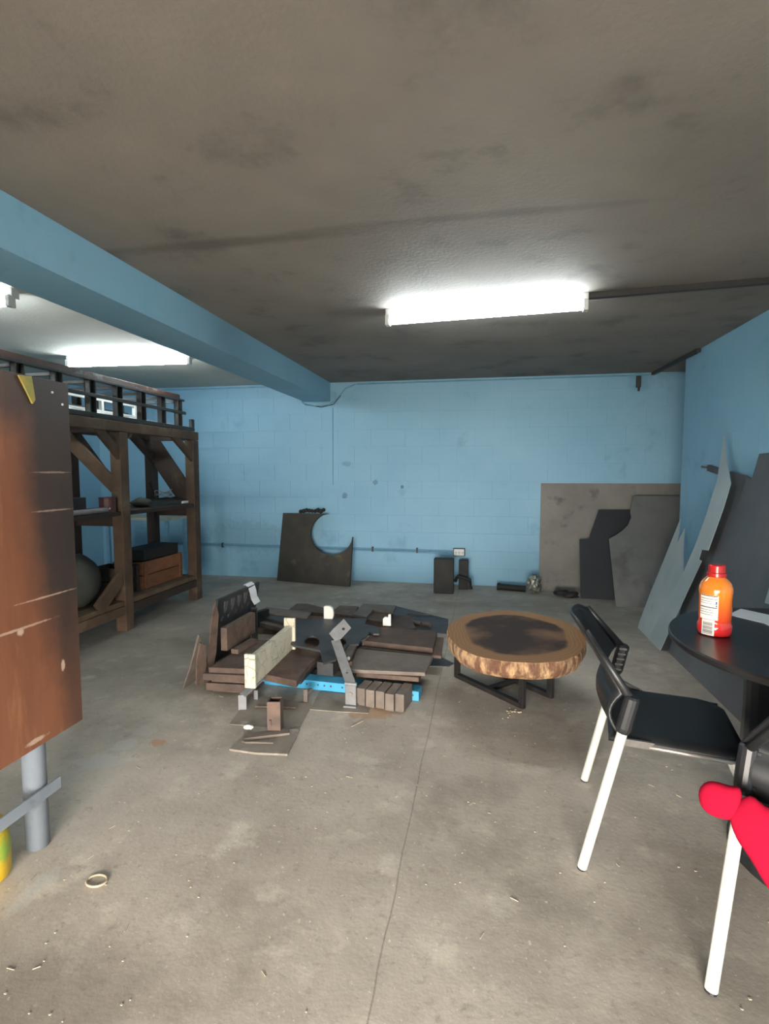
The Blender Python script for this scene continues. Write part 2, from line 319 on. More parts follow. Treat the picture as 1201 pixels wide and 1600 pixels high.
# ================================================================== LIGHT FITTINGS, CONDUITS
def fixture(p, q, label):
    p, q = Vector(p), Vector(q); d = (q-p).normalized(); s = Vector((d.y, -d.x, 0))
    if s.y > 0: s = -s                                    # s points towards the camera side
    t = thing('strip_light', (p+q)/2+Vector((0, 0, ZC)), label, 'light', 'fluorescent strip lights on the ceiling')
    Z = lambda a, z, o=0: Vector((a.x, a.y, z))+s*o
    fin(BAR(Z(p, ZC-.027), Z(q, ZC-.027), .055, .054), 'housing', house, t, bevel=.003)
    fin(TB([Z(p, ZC-.085, .030)+d*.035, Z(q, ZC-.085, .030)-d*.035], .019, 14), 'lamp_tube', tube_m, t)
    for e, dd in ((p, d), (q, -d)):
        fin(BAR(Z(e, ZC-.075, .022)+dd*.002, Z(e, ZC-.075, .022)+dd*.03, .05, .066), 'lamp_holder', house, t, bevel=.003)
    return t
fixture((-.635, 3.48, 0), (.595, 3.38, 0), 'lit fluorescent strip light alone in the middle of the ceiling')
fixture((-3.73, 4.30, 0), (-2.54, 4.37, 0), 'lit fluorescent strip light above the far end of the timber rack')
fixture((-3.86, 2.68, 0), (-2.67, 2.70, 0), 'lit strip light cut by the left edge, beyond the blue beam')
tag(fin(BAR((.60, 3.38, ZC-.017), (XR, 3.27, ZC-.017), .035, .032), 'cable_raceway', darkr), 'dark cable raceway from the middle strip light to the right wall', 'raceway')
tag(fin(BAR((1.74, YB-.03, ZC-.02), (1.785, 5.0, ZC-.02), .03, .03), 'cable_raceway', darkr), 'short dark raceway across the far right ceiling corner', 'raceway')
tag(fin(TB([(XL+.1, YB-.012, ZC-.028), (-2.35, YB-.012, ZC-.028)], .008), 'conduit', condm), 'thin conduit under the ceiling on the back wall, left of the beam', 'conduit')
tag(fin(TB([(-2.34, YB-.02, ZC-.03), (-2.22, YB-.02, 2.24), (-2.12, YB-.02, 2.12), (-1.98, YB-.02, 2.085), (-1.8, YB-.02, 2.095), (-1.70, YB-.02, 2.17), (-1.6, YB-.02, 2.28), (-1.48, YB-.02, ZC-.03)], .007, 8), 'cable', condm, smooth=True), 'blue-painted cable looping under the end of the ceiling beam', 'cable')
tag(fin(TB([(-2.2, YB-.016, 2.23), (-2.1, YB-.016, 2.105), (-1.9, YB-.016, 2.07), (-1.75, YB-.016, 2.1), (-1.66, YB-.016, 2.2)], .005, 8), 'cable', darkr, smooth=True), 'darker thin cable sagging beside the looped one at the beam end', 'cable')
tag(fin(TB([(-1.47, YB-.012, ZC-.028), (XR-.1, YB-.012, ZC-.028)], .008), 'conduit', condm), 'thin conduit under the ceiling on the back wall, right of the beam', 'conduit')
tag(fin(TB([(-1.762, YB-.009, 2.06), (-1.765, YB-.009, 1.15)], .004, 6), 'conduit', condm), 'thin vertical conduit running down below the beam end', 'conduit')
t = thing('conduit', (-1.9, YB, .386), 'blue conduit running low along the back wall to the socket', 'conduit')
for z in (.378, .398): fin(TB([(-3.9, YB-.018, z+.01), (-.33, YB-.018, z-.006)], .009), 'pipe', condm, t)
for x in (-3.2, -1.28, -.75): fin(BX((x-.01, YB-.03, .362), (x+.01, YB-.002, .42)), 'clip', darkr, t)
t = thing('wall_socket', (-.26, YB, .35), 'white double wall socket in a dark surround low on the back wall', 'socket')
fin(BX((-.33, YB-.045, .34), (-.195, YB-.003, .43)), 'back_box', darkr, t, bevel=.004)
fin(BX((-.32, YB-.052, .349), (-.205, YB-.044, .421)), 'face_plate', house, t)
for x in (-.30, -.262, -.224):
    bm = bmesh.new()
    for dx in (0, .012): box(bm, (x-.006+dx, YB-.054, .372), (x-.002+dx, YB-.051, .395))
    box(bm, (x-.001, YB-.054, .36), (x+.005, YB-.051, .366)); fin(bm, 'outlet_slots', ink, t)
t = thing('junction_box', (1.60, YB, 2.16), 'small dark junction box high at the right end of the back wall', 'junction box')
fin(BX((1.58, YB-.04, 2.20), (1.625, YB-.003, 2.32)), 'body', darkr, t, bevel=.004); fin(TB([(1.605, YB-.03, 2.16), (1.605, YB-.03, 2.2)], .012), 'spout', darkr, t)
t = thing('wall_bracket', (XR, 4.7, 1.3), 'small dark bracket stuck on the right wall left of the torn sheet', 'bracket')
p = onx(1107, 731, XR-.02); q = onx(1122, 736, XR-.02)
fin(BAR(p, q, .03, .05), 'plate', darkst, t, bevel=.003); fin(TB([p, p+Vector((-.05, .02, .01))], .008), 'pin', darkst, t)

# ================================================================== SHEETS AGAINST THE BACK WALL
def lean(px, yb, yt, zt, th=.006, x0=0, holes=()):
    """flat sheet in the plane from (y=yb, z=0) to (y=yt, z=zt)"""
    n = Vector((0, zt, -(yt-yb))).normalized(); P = lambda a: onp(a[0], a[1], (x0, yb, 0), n)
    return PR([P(a) for a in px], n*th)
tag(fin(lean([(841.5, 922), (845, 755), (1075, 755.5), (1075, 930), (908, 927)], 5.99, 6.105, 1.16), 'steel_sheet', sheetg), 'largest stained grey rectangular sheet leaning on the back wall', 'sheet')
tag(fin(lean([(907, 936), (905, 843), (919, 843), (935, 797), (1000, 797), (1000, 940), (962, 937.5)], 5.67, 5.99, 1.0), 'steel_sheet', navy), 'almost black stepped sheet between the two grey ones at the back', 'sheet')
tag(fin(lean([(962, 948), (957, 900), (951, 842), (962, 836), (972, 829), (981, 820), (986, 808), (984, 800), (990, 775), (1080, 775), (1085, 953), (1020, 951)], 5.39, 5.96, 1.12), 'steel_sheet', sheetb), 'grey sheet with a torn upper left corner, frontmost on the back wall', 'sheet')
p0 = onz(435, 907); p1 = onz(547, 916.5); nn = (p1-p0).cross(Vector((p0.x, YB-.015, .86))-p0).normalized()
if nn.y < 0: nn = -nn
P = lambda a: onp(a[0], a[1], p0, nn)
t = thing('cut_steel_plate', (p0+p1)/2, 'sooty thick plate with a large round bite cut out, on the back wall', 'plate')
fin(PR([P(a) for a in [(434.5, 907), (444, 802), (515, 803)] + arc(519.7, 834.5, 33, -108, -357, 26)[1:-1] + [(552, 839), (547.5, 916.5)]], nn*-.03), 'plate', sootp, t, bevel=.002)
bm = bmesh.new()
for i in range(9):
    a = P((470+i*4.5, 801-3*random.random())); bmesh.ops.create_icosphere(bm, subdivisions=1, radius=.024+.012*random.random(), matrix=Matrix.Translation(a+Vector((0, -.01, .012))))
tag(fin(bm, 'oily_rag', sooty, smooth=True), 'black oily rag bunched on top of the bitten steel plate', 'rag')
tag(fin(BX((-.51, 5.62, 0), (-.30, 5.74, .375)), 'steel_block', sooty, bevel=.006), 'taller dark steel block standing below the wall socket', 'block', None)
tag(fin(BX((-.255, 5.86, 0), (-.15, 5.96, .325)), 'steel_block', sooty, bevel=.005), 'narrower dark steel block at the right of the taller one', 'block')
tag(fin(TB([(-.29, 5.84, .10), (-.26, 5.80, .16), (-.13, 5.82, .12), (-.12, 5.84, .02)], .022, 8), 'iron_hook', sooty), 'short bent iron piece lying beside the two dark blocks', 'iron piece')
t = thing('black_pipe', (.35, 5.86, 0), 'black pipe lying on the floor along the back wall', 'pipe')
fin(TB([(.19, 5.93, .035), (.47, 5.87, .035)], .034, 14), 'barrel', sooty, t); fin(TB([(.17, 5.935, .035), (.20, 5.928, .035)], .042, 14), 'collar', sooty, t)
def crumple(name, c, s, mt, n=2, j=.35, **k):
    bm = bmesh.new(); bmesh.ops.create_icosphere(bm, subdivisions=n, radius=1)
    for v in bm.verts: v.co = Vector(c)+Vector((v.co.x*s[0], v.co.y*s[1], v.co.z*s[2]))*(1+random.uniform(-j, j))
    return fin(bm, name, mt, **k)
tag(crumple('plastic_bundle', (.55, 5.80, .105), (.075, .06, .10), foil, 3, .25), 'shiny crumpled clear plastic bundle by the big grey sheet', 'wrapping')
for i, (a, l) in enumerate([((878, 931), 'dark crumpled scrap on the floor under the big grey sheet'), ((892, 934), 'second dark scrap lump, nearer the black sheet')]):
    p = onz(*a); tag(crumple('scrap_lump', (p.x, p.y, .03), (.08, .05, .035), sooty, 2, .3), l, 'scrap')

# ================================================================== SHEETS AGAINST THE RIGHT WALL
nl = Vector((1.62, 0, -.505)).normalized(); pl0 = (1.29, 0, 0)
c7 = lambda a: (980+a[0]/4, 640+a[1]/4)
PL = lambda a, off=0: onp(*c7(a), Vector(pl0)-nl*off, nl)
A_ = [(60, 1375), (75, 1322), (140, 1150), (230, 930), (330, 680), (322, 760), (310, 832), (355, 745), (347, 860), (350, 1015), (250, 1230), (130, 1440)]
tag(fin(PR([PL(a) for a in A_], nl*.004), 'bright_steel_sheet', sheetl), 'pale torn steel strip, left one of the pair leaning on the right wall', 'sheet')
B_ = [(125, 1437), (240, 1225), (348, 1018), (430, 830), (490, 660), (527, 540), (560, 440), (572, 350), (590, 240), (605, 130), (612, 250), (622, 340), (645, 460), (600, 610), (550, 750), (503, 880), (462, 875), (445, 935), (462, 945), (330, 1230), (200, 1512)]
tag(fin(PR([PL(a, .005) for a in B_], nl*.004), 'bright_steel_sheet', sheetl), 'pale steel strip with a long pointed spike and side notch, against the right wall', 'sheet')
nd = Vector((1.44, 0, -.46)).normalized(); pd = (1.335, 0, 0)
PD = lambda a: onp(*c7(a), pd, nd)
def pdw(y, z): return Vector((1.335+.46*z/1.44, y, z))
dk = [PD(a) for a in [(640, 385), (740, 410), (770, 430), (778, 428), (822, 277), (884, 270)]]
dk = [pdw(4.06, 0.0), pdw(4.25, .7)] + dk + [pdw(3.3, 1.45), pdw(2.75, 1.38), pdw(2.7, 0.0)]
tag(fin(PR(dk, nd*.01), 'dark_steel_plate', sheetd), 'large dark grey plate with a stepped top leaning on the right wall behind the table', 'plate')
tag(fin(PR([onp(x, y, (1.25, 0, 0), nd) for x, y in [(1194, 942), (1202, 915), (1240, 900), (1270, 960), (1215, 948)]], nd*.004), 'bright_steel_sheet', sheetl), 'corner of a pale sheet at the right edge above the table', 'sheet')

# ================================================================== SCRAP STEEL PILE
R = lambda *a, **k: None
def plate(px, z, th, mt, name, label, cat='plate', bevel=.002, holes=(), group=None):
    return tag(fin(slab(px, z, th, holes), name, mt, bevel=bevel), label, cat, group)
# thin sheets on the floor
plate([(358, 1131), (392, 1085), (486, 1099), (484, 1107), (467, 1139), (420, 1136)], .003, .003, dusty, 'thin_floor_sheet', 'thin grey-brown sheet flat on the floor under the square tube', 'sheet', 0)
plate([(484, 1108), (500, 1080), (590, 1088), (580, 1103), (575, 1114), (520, 1111)], .004, .004, dusty, 'thin_floor_sheet', 'thin sheet on the floor under the foot of the grey hinged bracket', 'sheet', 0)
plate([(358, 1170), (382, 1147), (440, 1140), (468, 1138), (462, 1153), (449, 1178), (400, 1176)], .010, .010, dusty, 'steel_plate', 'frontmost thin plate on the floor with chalky pale corner', 'plate', .001)
plate([(619, 947), (700, 967), (700, 990), (640, 985), (600, 965)], .004, .004, darkst, 'thin_floor_sheet', 'thin dark sheet lying behind the pile towards the log table', 'sheet', 0)
plate([(640, 1000), (670, 1018), (709, 1036), (700, 1041), (640, 1040)], .006, .006, darkst, 'thin_floor_sheet', 'dark pointed sheet on the floor at the right end of the pile', 'sheet', 0)
# blue perforated channel
a = onz(400, 1068); b_ = onz(654, 1096); d = (b_-a).normalized(); s = Vector((-d.y, d.x, 0))
t = thing('blue_channel', (a+b_)/2, 'bright blue perforated steel channel lying under the front of the pile', 'channel')
fin(BAR(a+s*.05+Vector((0, 0, .028)), b_+s*.05+Vector((0, 0, .028)), .10, .055), 'channel', bluep, t, bevel=.003)
ln_ = (b_-a).length
for f_ in (.06, .085, .16, .19, .245, .265, .33, .40, .44, .48, .55, .58, .62, .70, .74, .80, .965):
    p = a+d*ln_*f_+Vector((0, 0, .033)); bm = bmesh.new(); tube(bm, [p-s*.001, p+s*.004], .006, 8); fin(bm, 'bolt_hole', ink, t)
# stack of brown plates at the left
fl = onz(322, 1083); fr = onz(392, 1087); dv = (fr-fl).normalized(); bk = Vector((.10, 1, 0)).normalized()
def stk(x0, x1, y0, y1, z0, z1, mt, name, label, cat='plate', rot=0):
    A = [fl+dv*u+bk*v for u, v in ((x0, y0), (x1, y0), (x1, y1), (x0, y1))]
    c = sum(A, Vector())/4; A = [Matrix.Rotation(rot, 3, 'Z') @ (p-c)+c for p in A]
    return tag(fin(PR([p+Vector((0, 0, z0)) for p in A], (0, 0, z1-z0)), name, mt, bevel=.003), label, cat)
stk(.02, .27, .03, .50, 0, .018, rust, 'steel_plate', 'thin bottom plate of the brown stack beside the cream beam')
stk(.0, .26, 0, .52, .018, .062, rust, 'steel_plate', 'second plate up in the brown stack beside the cream beam, thickest')
stk(.02, .26, .02, .50, .062, .078, rust, 'steel_plate', 'thin set-back plate in the middle of the brown stack')
stk(-.02, .25, 0, .54, .078, .118, rust, 'steel_plate', 'second plate from the top of the brown stack')
stk(.0, .24, .02, .56, .118, .150, rust, 'steel_plate', 'top plate of the brown stack beside the cream beam', rot=.03)
# upright holed plate, paper and bars standing on the stack
B0 = onz(316, 1050, 0); TL = onz(337, 937, .44); TR = onz(402, 909, .44); dd = (TR-TL); BLp = Vector((TL.x-.045, TL.y-.03, 0.0)); BR = BLp+dd
t = thing('holed_steel_plate', BLp, 'upright dark plate with a row of triangular cut-outs, left back of the pile', 'plate')
U = TL-BLp
pp = lambda u, v: BLp+dd*u+U*((v*.29+.15)/.44)
holes = []
for i in range(5):
    u = .16+i*.155; holes.append([pp(u-.035, .90), pp(u+.065, .88), pp(u+.055, .70), pp(u+.02, .58), pp(u-.015, .66)])
for i in range(5):
    u = .10+i*.155; holes.append([pp(u-.012, .50+i*.01), pp(u+.04, .56+i*.01), pp(u+.045, .48+i*.01), pp(u+.01, .43+i*.01)])
nt = dd.cross(U).normalized()
fin(PR([BLp, BLp+dd*.9, pp(.93, 0), pp(.97, .45), pp(1.0, 1), pp(0, 1), pp(0, .0)], nt*.02, holes), 'plate', darkst, t)
p = pp(.74, 1.03)
bm = bmesh.new(); W_ = dd*.10
row = [(.0, 1.03, -.03), (.0, 1.04, -.012), (.0, 1.0, .012), (.02, .82, .03), (.05, .66, .035), (.07, .52, .06)]
vs = []
nc = nt if nt.dot(-fw) > 0 else -nt
for du, v, off in row:
    vs.append([bm.verts.new(pp(.70+du, v)+nc*(off+.004)), bm.verts.new(pp(.86+du*.9, v+.02)+nc*(off+.004))])
for A, B in zip(vs, vs[1:]): bm.faces.new((A[0], A[1], B[1], B[0]))
o = fin(bm, 'paper_tag', paper); so = o.modifiers.new('s', 'SOLIDIFY'); so.thickness = .002
tag(o, 'white paper tag folded over the top edge of the holed plate', 'paper')
q0 = onz(350, 1017, .15); q1 = onz(392, 990, .15)
tag(fin(BAR(q0+Vector((0, 0, .075)), q1+Vector((.0, .03, .075)), .045, .15), 'flat_bar', rust, bevel=.003), 'brown thick bar on edge in front of the holed plate', 'bar')
q0 = onz(364, 1022, .15); q1 = onz(394, 1004, .15)
tag(fin(BAR(q0+Vector((.01, 0, .016)), q1+Vector((.01, 0, .016)), .05, .03), 'flat_bar', rust, bevel=.003), 'low dark bar lying at the foot of the thick bar on the stack', 'bar')
q0 = onz(397, 978, .15)
tag(fin(BX((q0.x-.02, q0.y-.01, 0), (q0.x+.025, q0.y+.01, .29)), 'end_plate', darkst, bevel=.003), 'small grey upright plate behind the right end of the holed plate', 'plate')
# plates leaning at the far left
def leaner(px, p, n, th, mt, name, label):
    n = Vector(n).normalized(); return tag(fin(PR([onp(x, y, p, n) for x, y in px], n*-th), name, mt, bevel=.002), label, 'plate')
g0 = onz(288, 1077)
leaner([(286, 1077), (297, 1045), (311, 992), (315, 1000), (312, 1040), (303, 1066)], g0, (1, -.25, -.25), .012, rustlite, 'leaning_plate', 'outermost thin pointed plate leaning at the left of the pile')
leaner([(307, 1072), (308, 1030), (313, 1005), (322, 1008), (323, 1040), (319, 1070)], onz(308, 1072), (1, -.3, -.2), .012, rust, 'leaning_plate', 'brown plate standing between the pointed one and the brown stack')
leaner([(321, 1062), (328, 1000), (332, 960), (337, 940), (342, 960), (338, 1020), (330, 1060)], onz(322, 1064), (1, -.3, -.1), .012, rust, 'leaning_plate', 'tall narrow brown plate against the left edge of the stack')
# cream beam
zb = .135
cf = onz(398, 1073, zb); cbk = onz(459, 1013, zb); dv2 = (cbk-cf).normalized(); sd = Vector((dv2.y, -dv2.x, 0))
t = thing('cream_beam', (cf.x, cf.y, zb), 'cream painted steel beam with chipped paint, standing on edge across the pile', 'beam')
up_ = Vector((0, 0, 1)); Lc = (cbk-cf).length
ctr = lambda f, z: cf-sd*.022+dv2*Lc*f+up_*z
fin(BAR(ctr(0, .08), ctr(1, .08), .040, .160), 'web', cream, t, bevel=.004)
fin(BAR(ctr(-.02, .088), ctr(.012, .088), .062, .188), 'end_flange', cream, t, bevel=.003)
fin(BAR(ctr(.965, .10), ctr(1.0, .10), .075, .215), 'end_flange', cream, t, bevel=.003)
# Z bar and stubs at the front
p = onz(379, 1109); zpts = [p, p+up_*.065, onz(398, 1074, .05), onz(430, 1060, .05)]
bm = bmesh.new(); bar(bm, p, p+up_*.085, .045, .012, up=(.3, -1, 0)); 
q = Vector((cf.x, cf.y, .127))-sd*.02+dv2*.12
bar(bm, p+up_*.08, q, .045, .012)
tag(fin(bm, 'bent_flat_bar', greyst, bevel=.002), 'grey bent flat bar poking out under the front end of the cream beam', 'bar')
p = onz(400, 1093); tag(fin(BX(p+Vector((-.012, -.006, 0)), p+Vector((.012, .006, .055))), 'steel_stub', greyst, bevel=.002), 'short grey stub under the cream beam beside the bent bar', 'stub')
p = onz(478, 1097); bm = BX(p+Vector((-.014, -.006, 0)), p+Vector((.010, .006, .075))); bar(bm, p+Vector((0, 0, .05)), p+Vector((.01, .06, .05)), .02, .02)
tag(fin(bm, 'steel_stub', rustlite, bevel=.002), 'short upright tab in front of the blue channel', 'stub')
# support pieces in the middle (seen through the holes)
def wb_(lo, hi, mt, name, label, cat='plate', rot=0, bevel=.003):
    lo, hi = Vector(lo), Vector(hi); c = (lo+hi)/2; bm = BX(lo, hi)
    bmesh.ops.rotate(bm, verts=bm.verts, cent=c, matrix=Matrix.Rotation(rot, 3, 'Z')); return tag(fin(bm, name, mt, bevel=bevel), label, cat)
k = onz(487, 1003, .15)
for i in range(4): wb_((k.x-.16+.02*i, k.y-.10, .0+.034*i), (k.x+.30, k.y+.28-.03*i, .032+.034*i), rust, 'steel_plate', ['lowest rusty plate glimpsed through the round hole', 'second rusty plate glimpsed through the round hole', 'third rusty plate glimpsed through the round hole', 'rusty plate directly under the round-holed dark plate'][i], rot=.04*(i % 2))
# brown plate right of the cream beam
plate([(411, 1053), (436, 1030), (458, 1011), (504, 1017), (480, 1041), (463, 1064)], .135, .04, rust, 'steel_plate', 'thick brown plate between the cream beam and the grey bracket', bevel=.004)
plate([(425, 1055), (470, 1030), (500, 1025), (470, 1061)], .093, .034, darkst, 'steel_plate', 'dark plate tucked under the thick brown plate on the blue channel', bevel=.003)
k = onz(509, 1056, .058); wb_((k.x-.055, k.y, .058), (k.x+.05, k.y+.10, .140), darkst, 'steel_block', 'small dark block on the blue channel, front centre of the pile', 'block', rot=-.08)
# grey plate with round holes
hol = [arc(487.5, 1003, 12, 0, 345, 22, 9.5), arc(529, 1004, 12, 0, 345, 22, 9.5)]
plate([(440, 990), (458, 976), (472, 968), (573, 966), (570, 975), (585, 978), (593, 983), (592, 990), (583, 990), (577, 986), (573, 994), (565, 998), (560, 1006), (545, 1007), (525, 1030), (505, 1036), (500, 1016), (458, 1008)], .190, .012, darkst, 'holed_dark_plate', 'dark grey plate with two round holes and a claw, top of the pile', bevel=0, holes=hol)
plate([(537, 1007), (558, 1005), (548, 1028), (542, 1034)], .182, .02, rustlite, 'steel_plate', 'small brown plate corner beside the grey bracket arm', bevel=.002)
# right-hand plates
k = onz(630, 1003, .09)
for i in range(3): wb_((k.x-.19, k.y-.10, .036*i), (k.x+.12, k.y+.17, .036*i+.034), rust, 'steel_plate', ['lowest plate under the right end of the pile', 'middle plate under the right end of the pile', 'upper support plate under the right end of the pile'][i], rot=.03*i)
plate([(560, 1012), (600, 990), (693, 996), (689, 1025), (620, 1018)], .128, .02, rust, 'steel_plate', 'wide brown plate at the right end, under the thick one', bevel=.003)
plate([(568, 1001), (595, 979.5), (683, 986), (676, 1013)], .168, .038, rust, 'steel_plate', 'thick brown plate on top at the right rear of the pile', bevel=.004)
plate([(547, 1046), (557, 1013), (676, 1025), (664, 1051)], .150, .022, rustlite, 'steel_plate', 'grey-brown plate on top at the right front of the pile', bevel=.003)
plate([(556, 1051), (566, 1035), (660, 1046), (654, 1059)], .128, .026, rust, 'steel_plate', 'second plate down at the right front, lying on the five bars', bevel=.003)
# five thick bars standing side by side
bb0 = onz(563, 1103); bb1 = onz(624, 1112)
names = ['leftmost', 'second from the left', 'middle', 'fourth from the left', 'rightmost']
for i in range(5):
    c_ = bb0.lerp(bb1, i/4) + Vector((0, (0, -.006, .0, -.012, -.006)[i]+.02*0, 0)); d5 = Vector((.16, 1, 0)).normalized()
    zt = (.100, .100, .098, .096, .100)[i]
    tag(fin(BAR(c_+Vector((0, 0, zt/2)), c_+d5*(.125-c_.y+bb0.y+0*i)+Vector((0, 0, zt/2)), .051, zt), 'thick_bar', rustlite, bevel=.004), names[i]+' of the five thick bars standing side by side at the front', 'bar', 'thick bars under the right front plate')
# grey hinged bracket
t = thing('hinged_bracket', onz(548, 1103), 'grey steel arm with a folded square plate, hinged on an upright foot with a bolt', 'bracket')
p = onz(548, 1103, .004); e = Vector((1, -.05, 0)).normalized(); nf = Vector((.05, 1, 0))
fin(BAR(p, p+up_*.125, .062, .012, up=nf), 'foot', greyst, t, bevel=.002)
fin(BX(p+Vector((-.037, -.03, 0)), p+Vector((.037, .05, .01))), 'foot_base', greyst, t, bevel=.002)
q = p+Vector((0, -.006, .07)); fin(TB([q, q+Vector((0, -.008, 0))], .012, 10), 'bolt_head', silver, t)
a0 = p+up_*.125; a1 = onz(524, 1000, .27)
na = (a1-a0).cross(Vector((1, 0, 0))).normalized()
fin(BAR(a0, a1, .055, .012, up=na), 'arm', greyst, t, bevel=.002)
fin(TB([a0+Vector((-.034, 0, 0)), a0+Vector((.034, 0, 0))], .010, 10), 'hinge_pin', greyst, t)
q = a0.lerp(a1, .22)+na*(.007 if na.z > 0 else -.007); fin(TB([q, q+na*.002], .007, 10), 'bolt_hole', ink, t)
nh = Vector((.35, -.75, .55)).normalized(); P = lambda a: onp(a[0], a[1], a1+Vector((0, -.01, .01)), nh)
hole = [P(a) for a in arc(536.5, 982.5, 2.4, 0, 330, 11)]
fin(PR([P(a) for a in [(519, 984), (537, 967), (548.5, 981), (530, 1001)]], nh*-.012, [hole]), 'folded_plate', greyst, t)
bm = bmesh.new(); prism(bm, [P((519, 984)), P((530, 1001)), P((528, 1008)), P((514, 990))], Vector((0, .03, -.01))); fin(bm, 'plate_rim', greyst, t)
# rear odds and ends
def bk_slab(px, z, th, mt, label, name='steel_plate'): return plate(px, z, th, mt, name, label, bevel=.002)
bk_slab([(398, 982), (415, 958), (520, 955), (640, 962), (650, 982), (560, 985)], .045, .045, rust, 'broad rusty base plate under the rear of the pile')
bk_slab([(404, 972), (418, 962), (470, 972), (452, 984)], .085, .038, rustlite, 'lighter brown plate low at the left rear of the pile')
bk_slab([(403, 962), (420, 952), (487, 966), (468, 976), (440, 972)], .110, .024, darkst, 'dark long plate above the lighter one at the left rear')
bk_slab([(405, 956), (417, 948), (486, 957), (480, 966), (450, 961)], .125, .014, rustlite, 'narrow top plate at the left rear of the pile')
k = onz(405, 972, .11); wb_((k.x-.075, k.y-.02, .045), (k.x-.03, k.y+.20, .17), sooty, 'steel_block', 'black block standing at the left rear corner of the pile', 'block', rot=-.35)
bk_slab([(449, 954), (463, 943), (480, 943), (512, 951), (505, 958)], .075, .03, rust, 'dark brown plate behind the white half-round piece')
bk_slab([(515, 958), (530, 946), (560, 947), (551, 962)], .07, .025, rust, 'brown plate right of the white half-round piece')
bk_slab([(551, 960), (567, 943), (619, 946), (614, 956), (583, 952), (573, 964)], .115, .02, rustlite, 'brown L-shaped plate at the right rear of the pile', 'l_shaped_plate')
bk_slab([(566, 966), (582, 952), (614, 956), (600, 972)], .094, .049, rust, 'small brown plate under the L-shaped one')
p = onz(513, 967, .19)
pts = [Vector((p.x+.038*x_, p.y, p.z+z_*.10-.002)) for x_, z_ in [(-1, 0), (-1, .95), (-.6, 1.0), (.2, 1.0), (.75, .85), (1, .55), (1, .25), (.8, 0)]]
tag(fin(PR(pts, (0, .03, 0)), 'white_half_round', whitem, bevel=.004), 'white half-round piece standing behind the holed dark plate', 'offcut')
p = onz(604, 978, .168)
pts = [Vector((p.x+.03*x_, p.y, p.z+z_*.085)) for x_, z_ in [(-1, 0), (-1, .6), (-.6, .75), (.35, .75), (.35, 1), (1, 1), (1, 0)]]
tag(fin(PR(pts, (0, .025, 0)), 'white_l_piece', whitem, bevel=.003), 'white L-shaped piece standing on the right rear plate', 'offcut')
a = onz(634, 962, .01); b_ = onz(672, 961, .01)
tag(fin(TB([a+Vector((0, -.03, .0)), a, a+Vector((.02, .03, .01)), b_, b_+Vector((.02, -.02, 0))], .006, 8), 'hooked_rod', rustlite), 'thin hooked rod on the dark sheet behind the pile', 'rod')
for (x, y, dx, l) in [(644, 972, 14, 'stubby round bar end at the right rear of the pile'), (660, 974, 12, 'smaller round bar end nearer the log table'), (630, 978, -10, 'little rusty offcut beside the white L-shaped piece')]:
    p = onz(x, y, .02); q = onz(x+dx, y+3, .02); tag(fin(TB([p, q], .02, 10), 'round_bar_end', rustlite), l, 'bar')
p = onz(544, 1029, .19); tag(crumple('pebble', (p.x, p.y, p.z), (.012, .012, .012), whitem, 2, .1), 'tiny white pebble beside the grey bracket arm', 'pebble')
# square tube, hinge plates, rod, chunk in front
p = onz(428, 1143, .012); t = thing('square_tube', (p.x, p.y, .01), 'short rusty square tube standing upright on a foot bar', 'tube')
bm = bmesh.new(); w = .033; Q = lambda x, y, z: Vector((p.x+x, p.y+.02+y, z)); rz = .15
rot = lambda x, y: (x*math.cos(rz)-y*math.sin(rz), x*math.sin(rz)+y*math.cos(rz))
prism(bm, [Q(*rot(x*w, y*w), .014) for x, y in ((-1, -1), (1, -1), (1, 1), (-1, 1))], (0, 0, .155), [[Q(*rot(x*w*.82, y*w*.82), .014) for x, y in ((-1, -1), (1, -1), (1, 1), (-1, 1))]])
fin(bm, 'tube', rust, t)
bm = bmesh.new()
bar(bm, onz(380, 1152, .018), onz(452, 1143, .018), .05, .012); fin(bm, 'foot_bar', rustlite, t, bevel=.001)
fin(crumple('weld', Q(-.005, -w-.004, .07), (.012, .006, .02), rust, 2, .3).data and TB([Q(-.012, -w-.002, .05), Q(-.01, -w-.008, .08)], .006, 8), 'bolt', rust, t)
bpy.data.objects.remove(bpy.data.objects['weld'])
p = onz(388, 1139, .012); tag(crumple('plaster_chunk', (p.x, p.y, .02), (.025, .014, .012), whitem, 2, .15), 'small whitish chunk at the left of the square tube', 'chunk')
tag(fin(TB([onz(378, 1158, .02), onz(383, 1160, .02), onz(427, 1161, .02)], .004, 8), 'bolt_rod', rustlite), 'thin threaded rod on the frontmost floor plate', 'rod')
tag(fin(TB([onz(399, 1104, .010), onz(463, 1106, .010)], .006, 8), 'steel_rod', rust), 'thin rusty rod lying behind the square tube', 'rod')

# ================================================================== LOG-SLAB TABLE
LC = Vector((.185, 3.0, 0)); ZT, ZB = .40, .305
t = thing('log_slab_table', LC, 'low round table made of a thick log slice on a black steel frame', 'table')
bm = bmesh.new(); seg = 120; rings = []
rad = [1+.022*math.sin(2*k+1)+.015*math.sin(5*k) + .006*math.sin(17*k) for k in [2*math.pi*i/seg for i in range(seg)]]
prof = [(.0, 0), (.90, 0), (.955, .008), (.985, .03), (1.0, .055), (1.0, .082), (.99, .095)]
cv = bm.verts.new(LC+Vector((0, 0, ZB)))
for j, (f_, z) in enumerate(prof[1:]):
    rings.append([bm.verts.new(LC+Vector((math.cos(a)*.372*f_*rad[i]*(1+random.uniform(-.006, .006)*(j not in (0, 5))), math.sin(a)*.495*f_*rad[i], ZB+z))) for i, a in enumerate([2*math.pi*i/seg for i in range(seg)])])
for A, B in zip(rings, rings[1:]):
    for i in range(seg): bm.faces.new((A[i], A[(i+1) % seg], B[(i+1) % seg], B[i]))
bm.faces.new(rings[0][::-1])
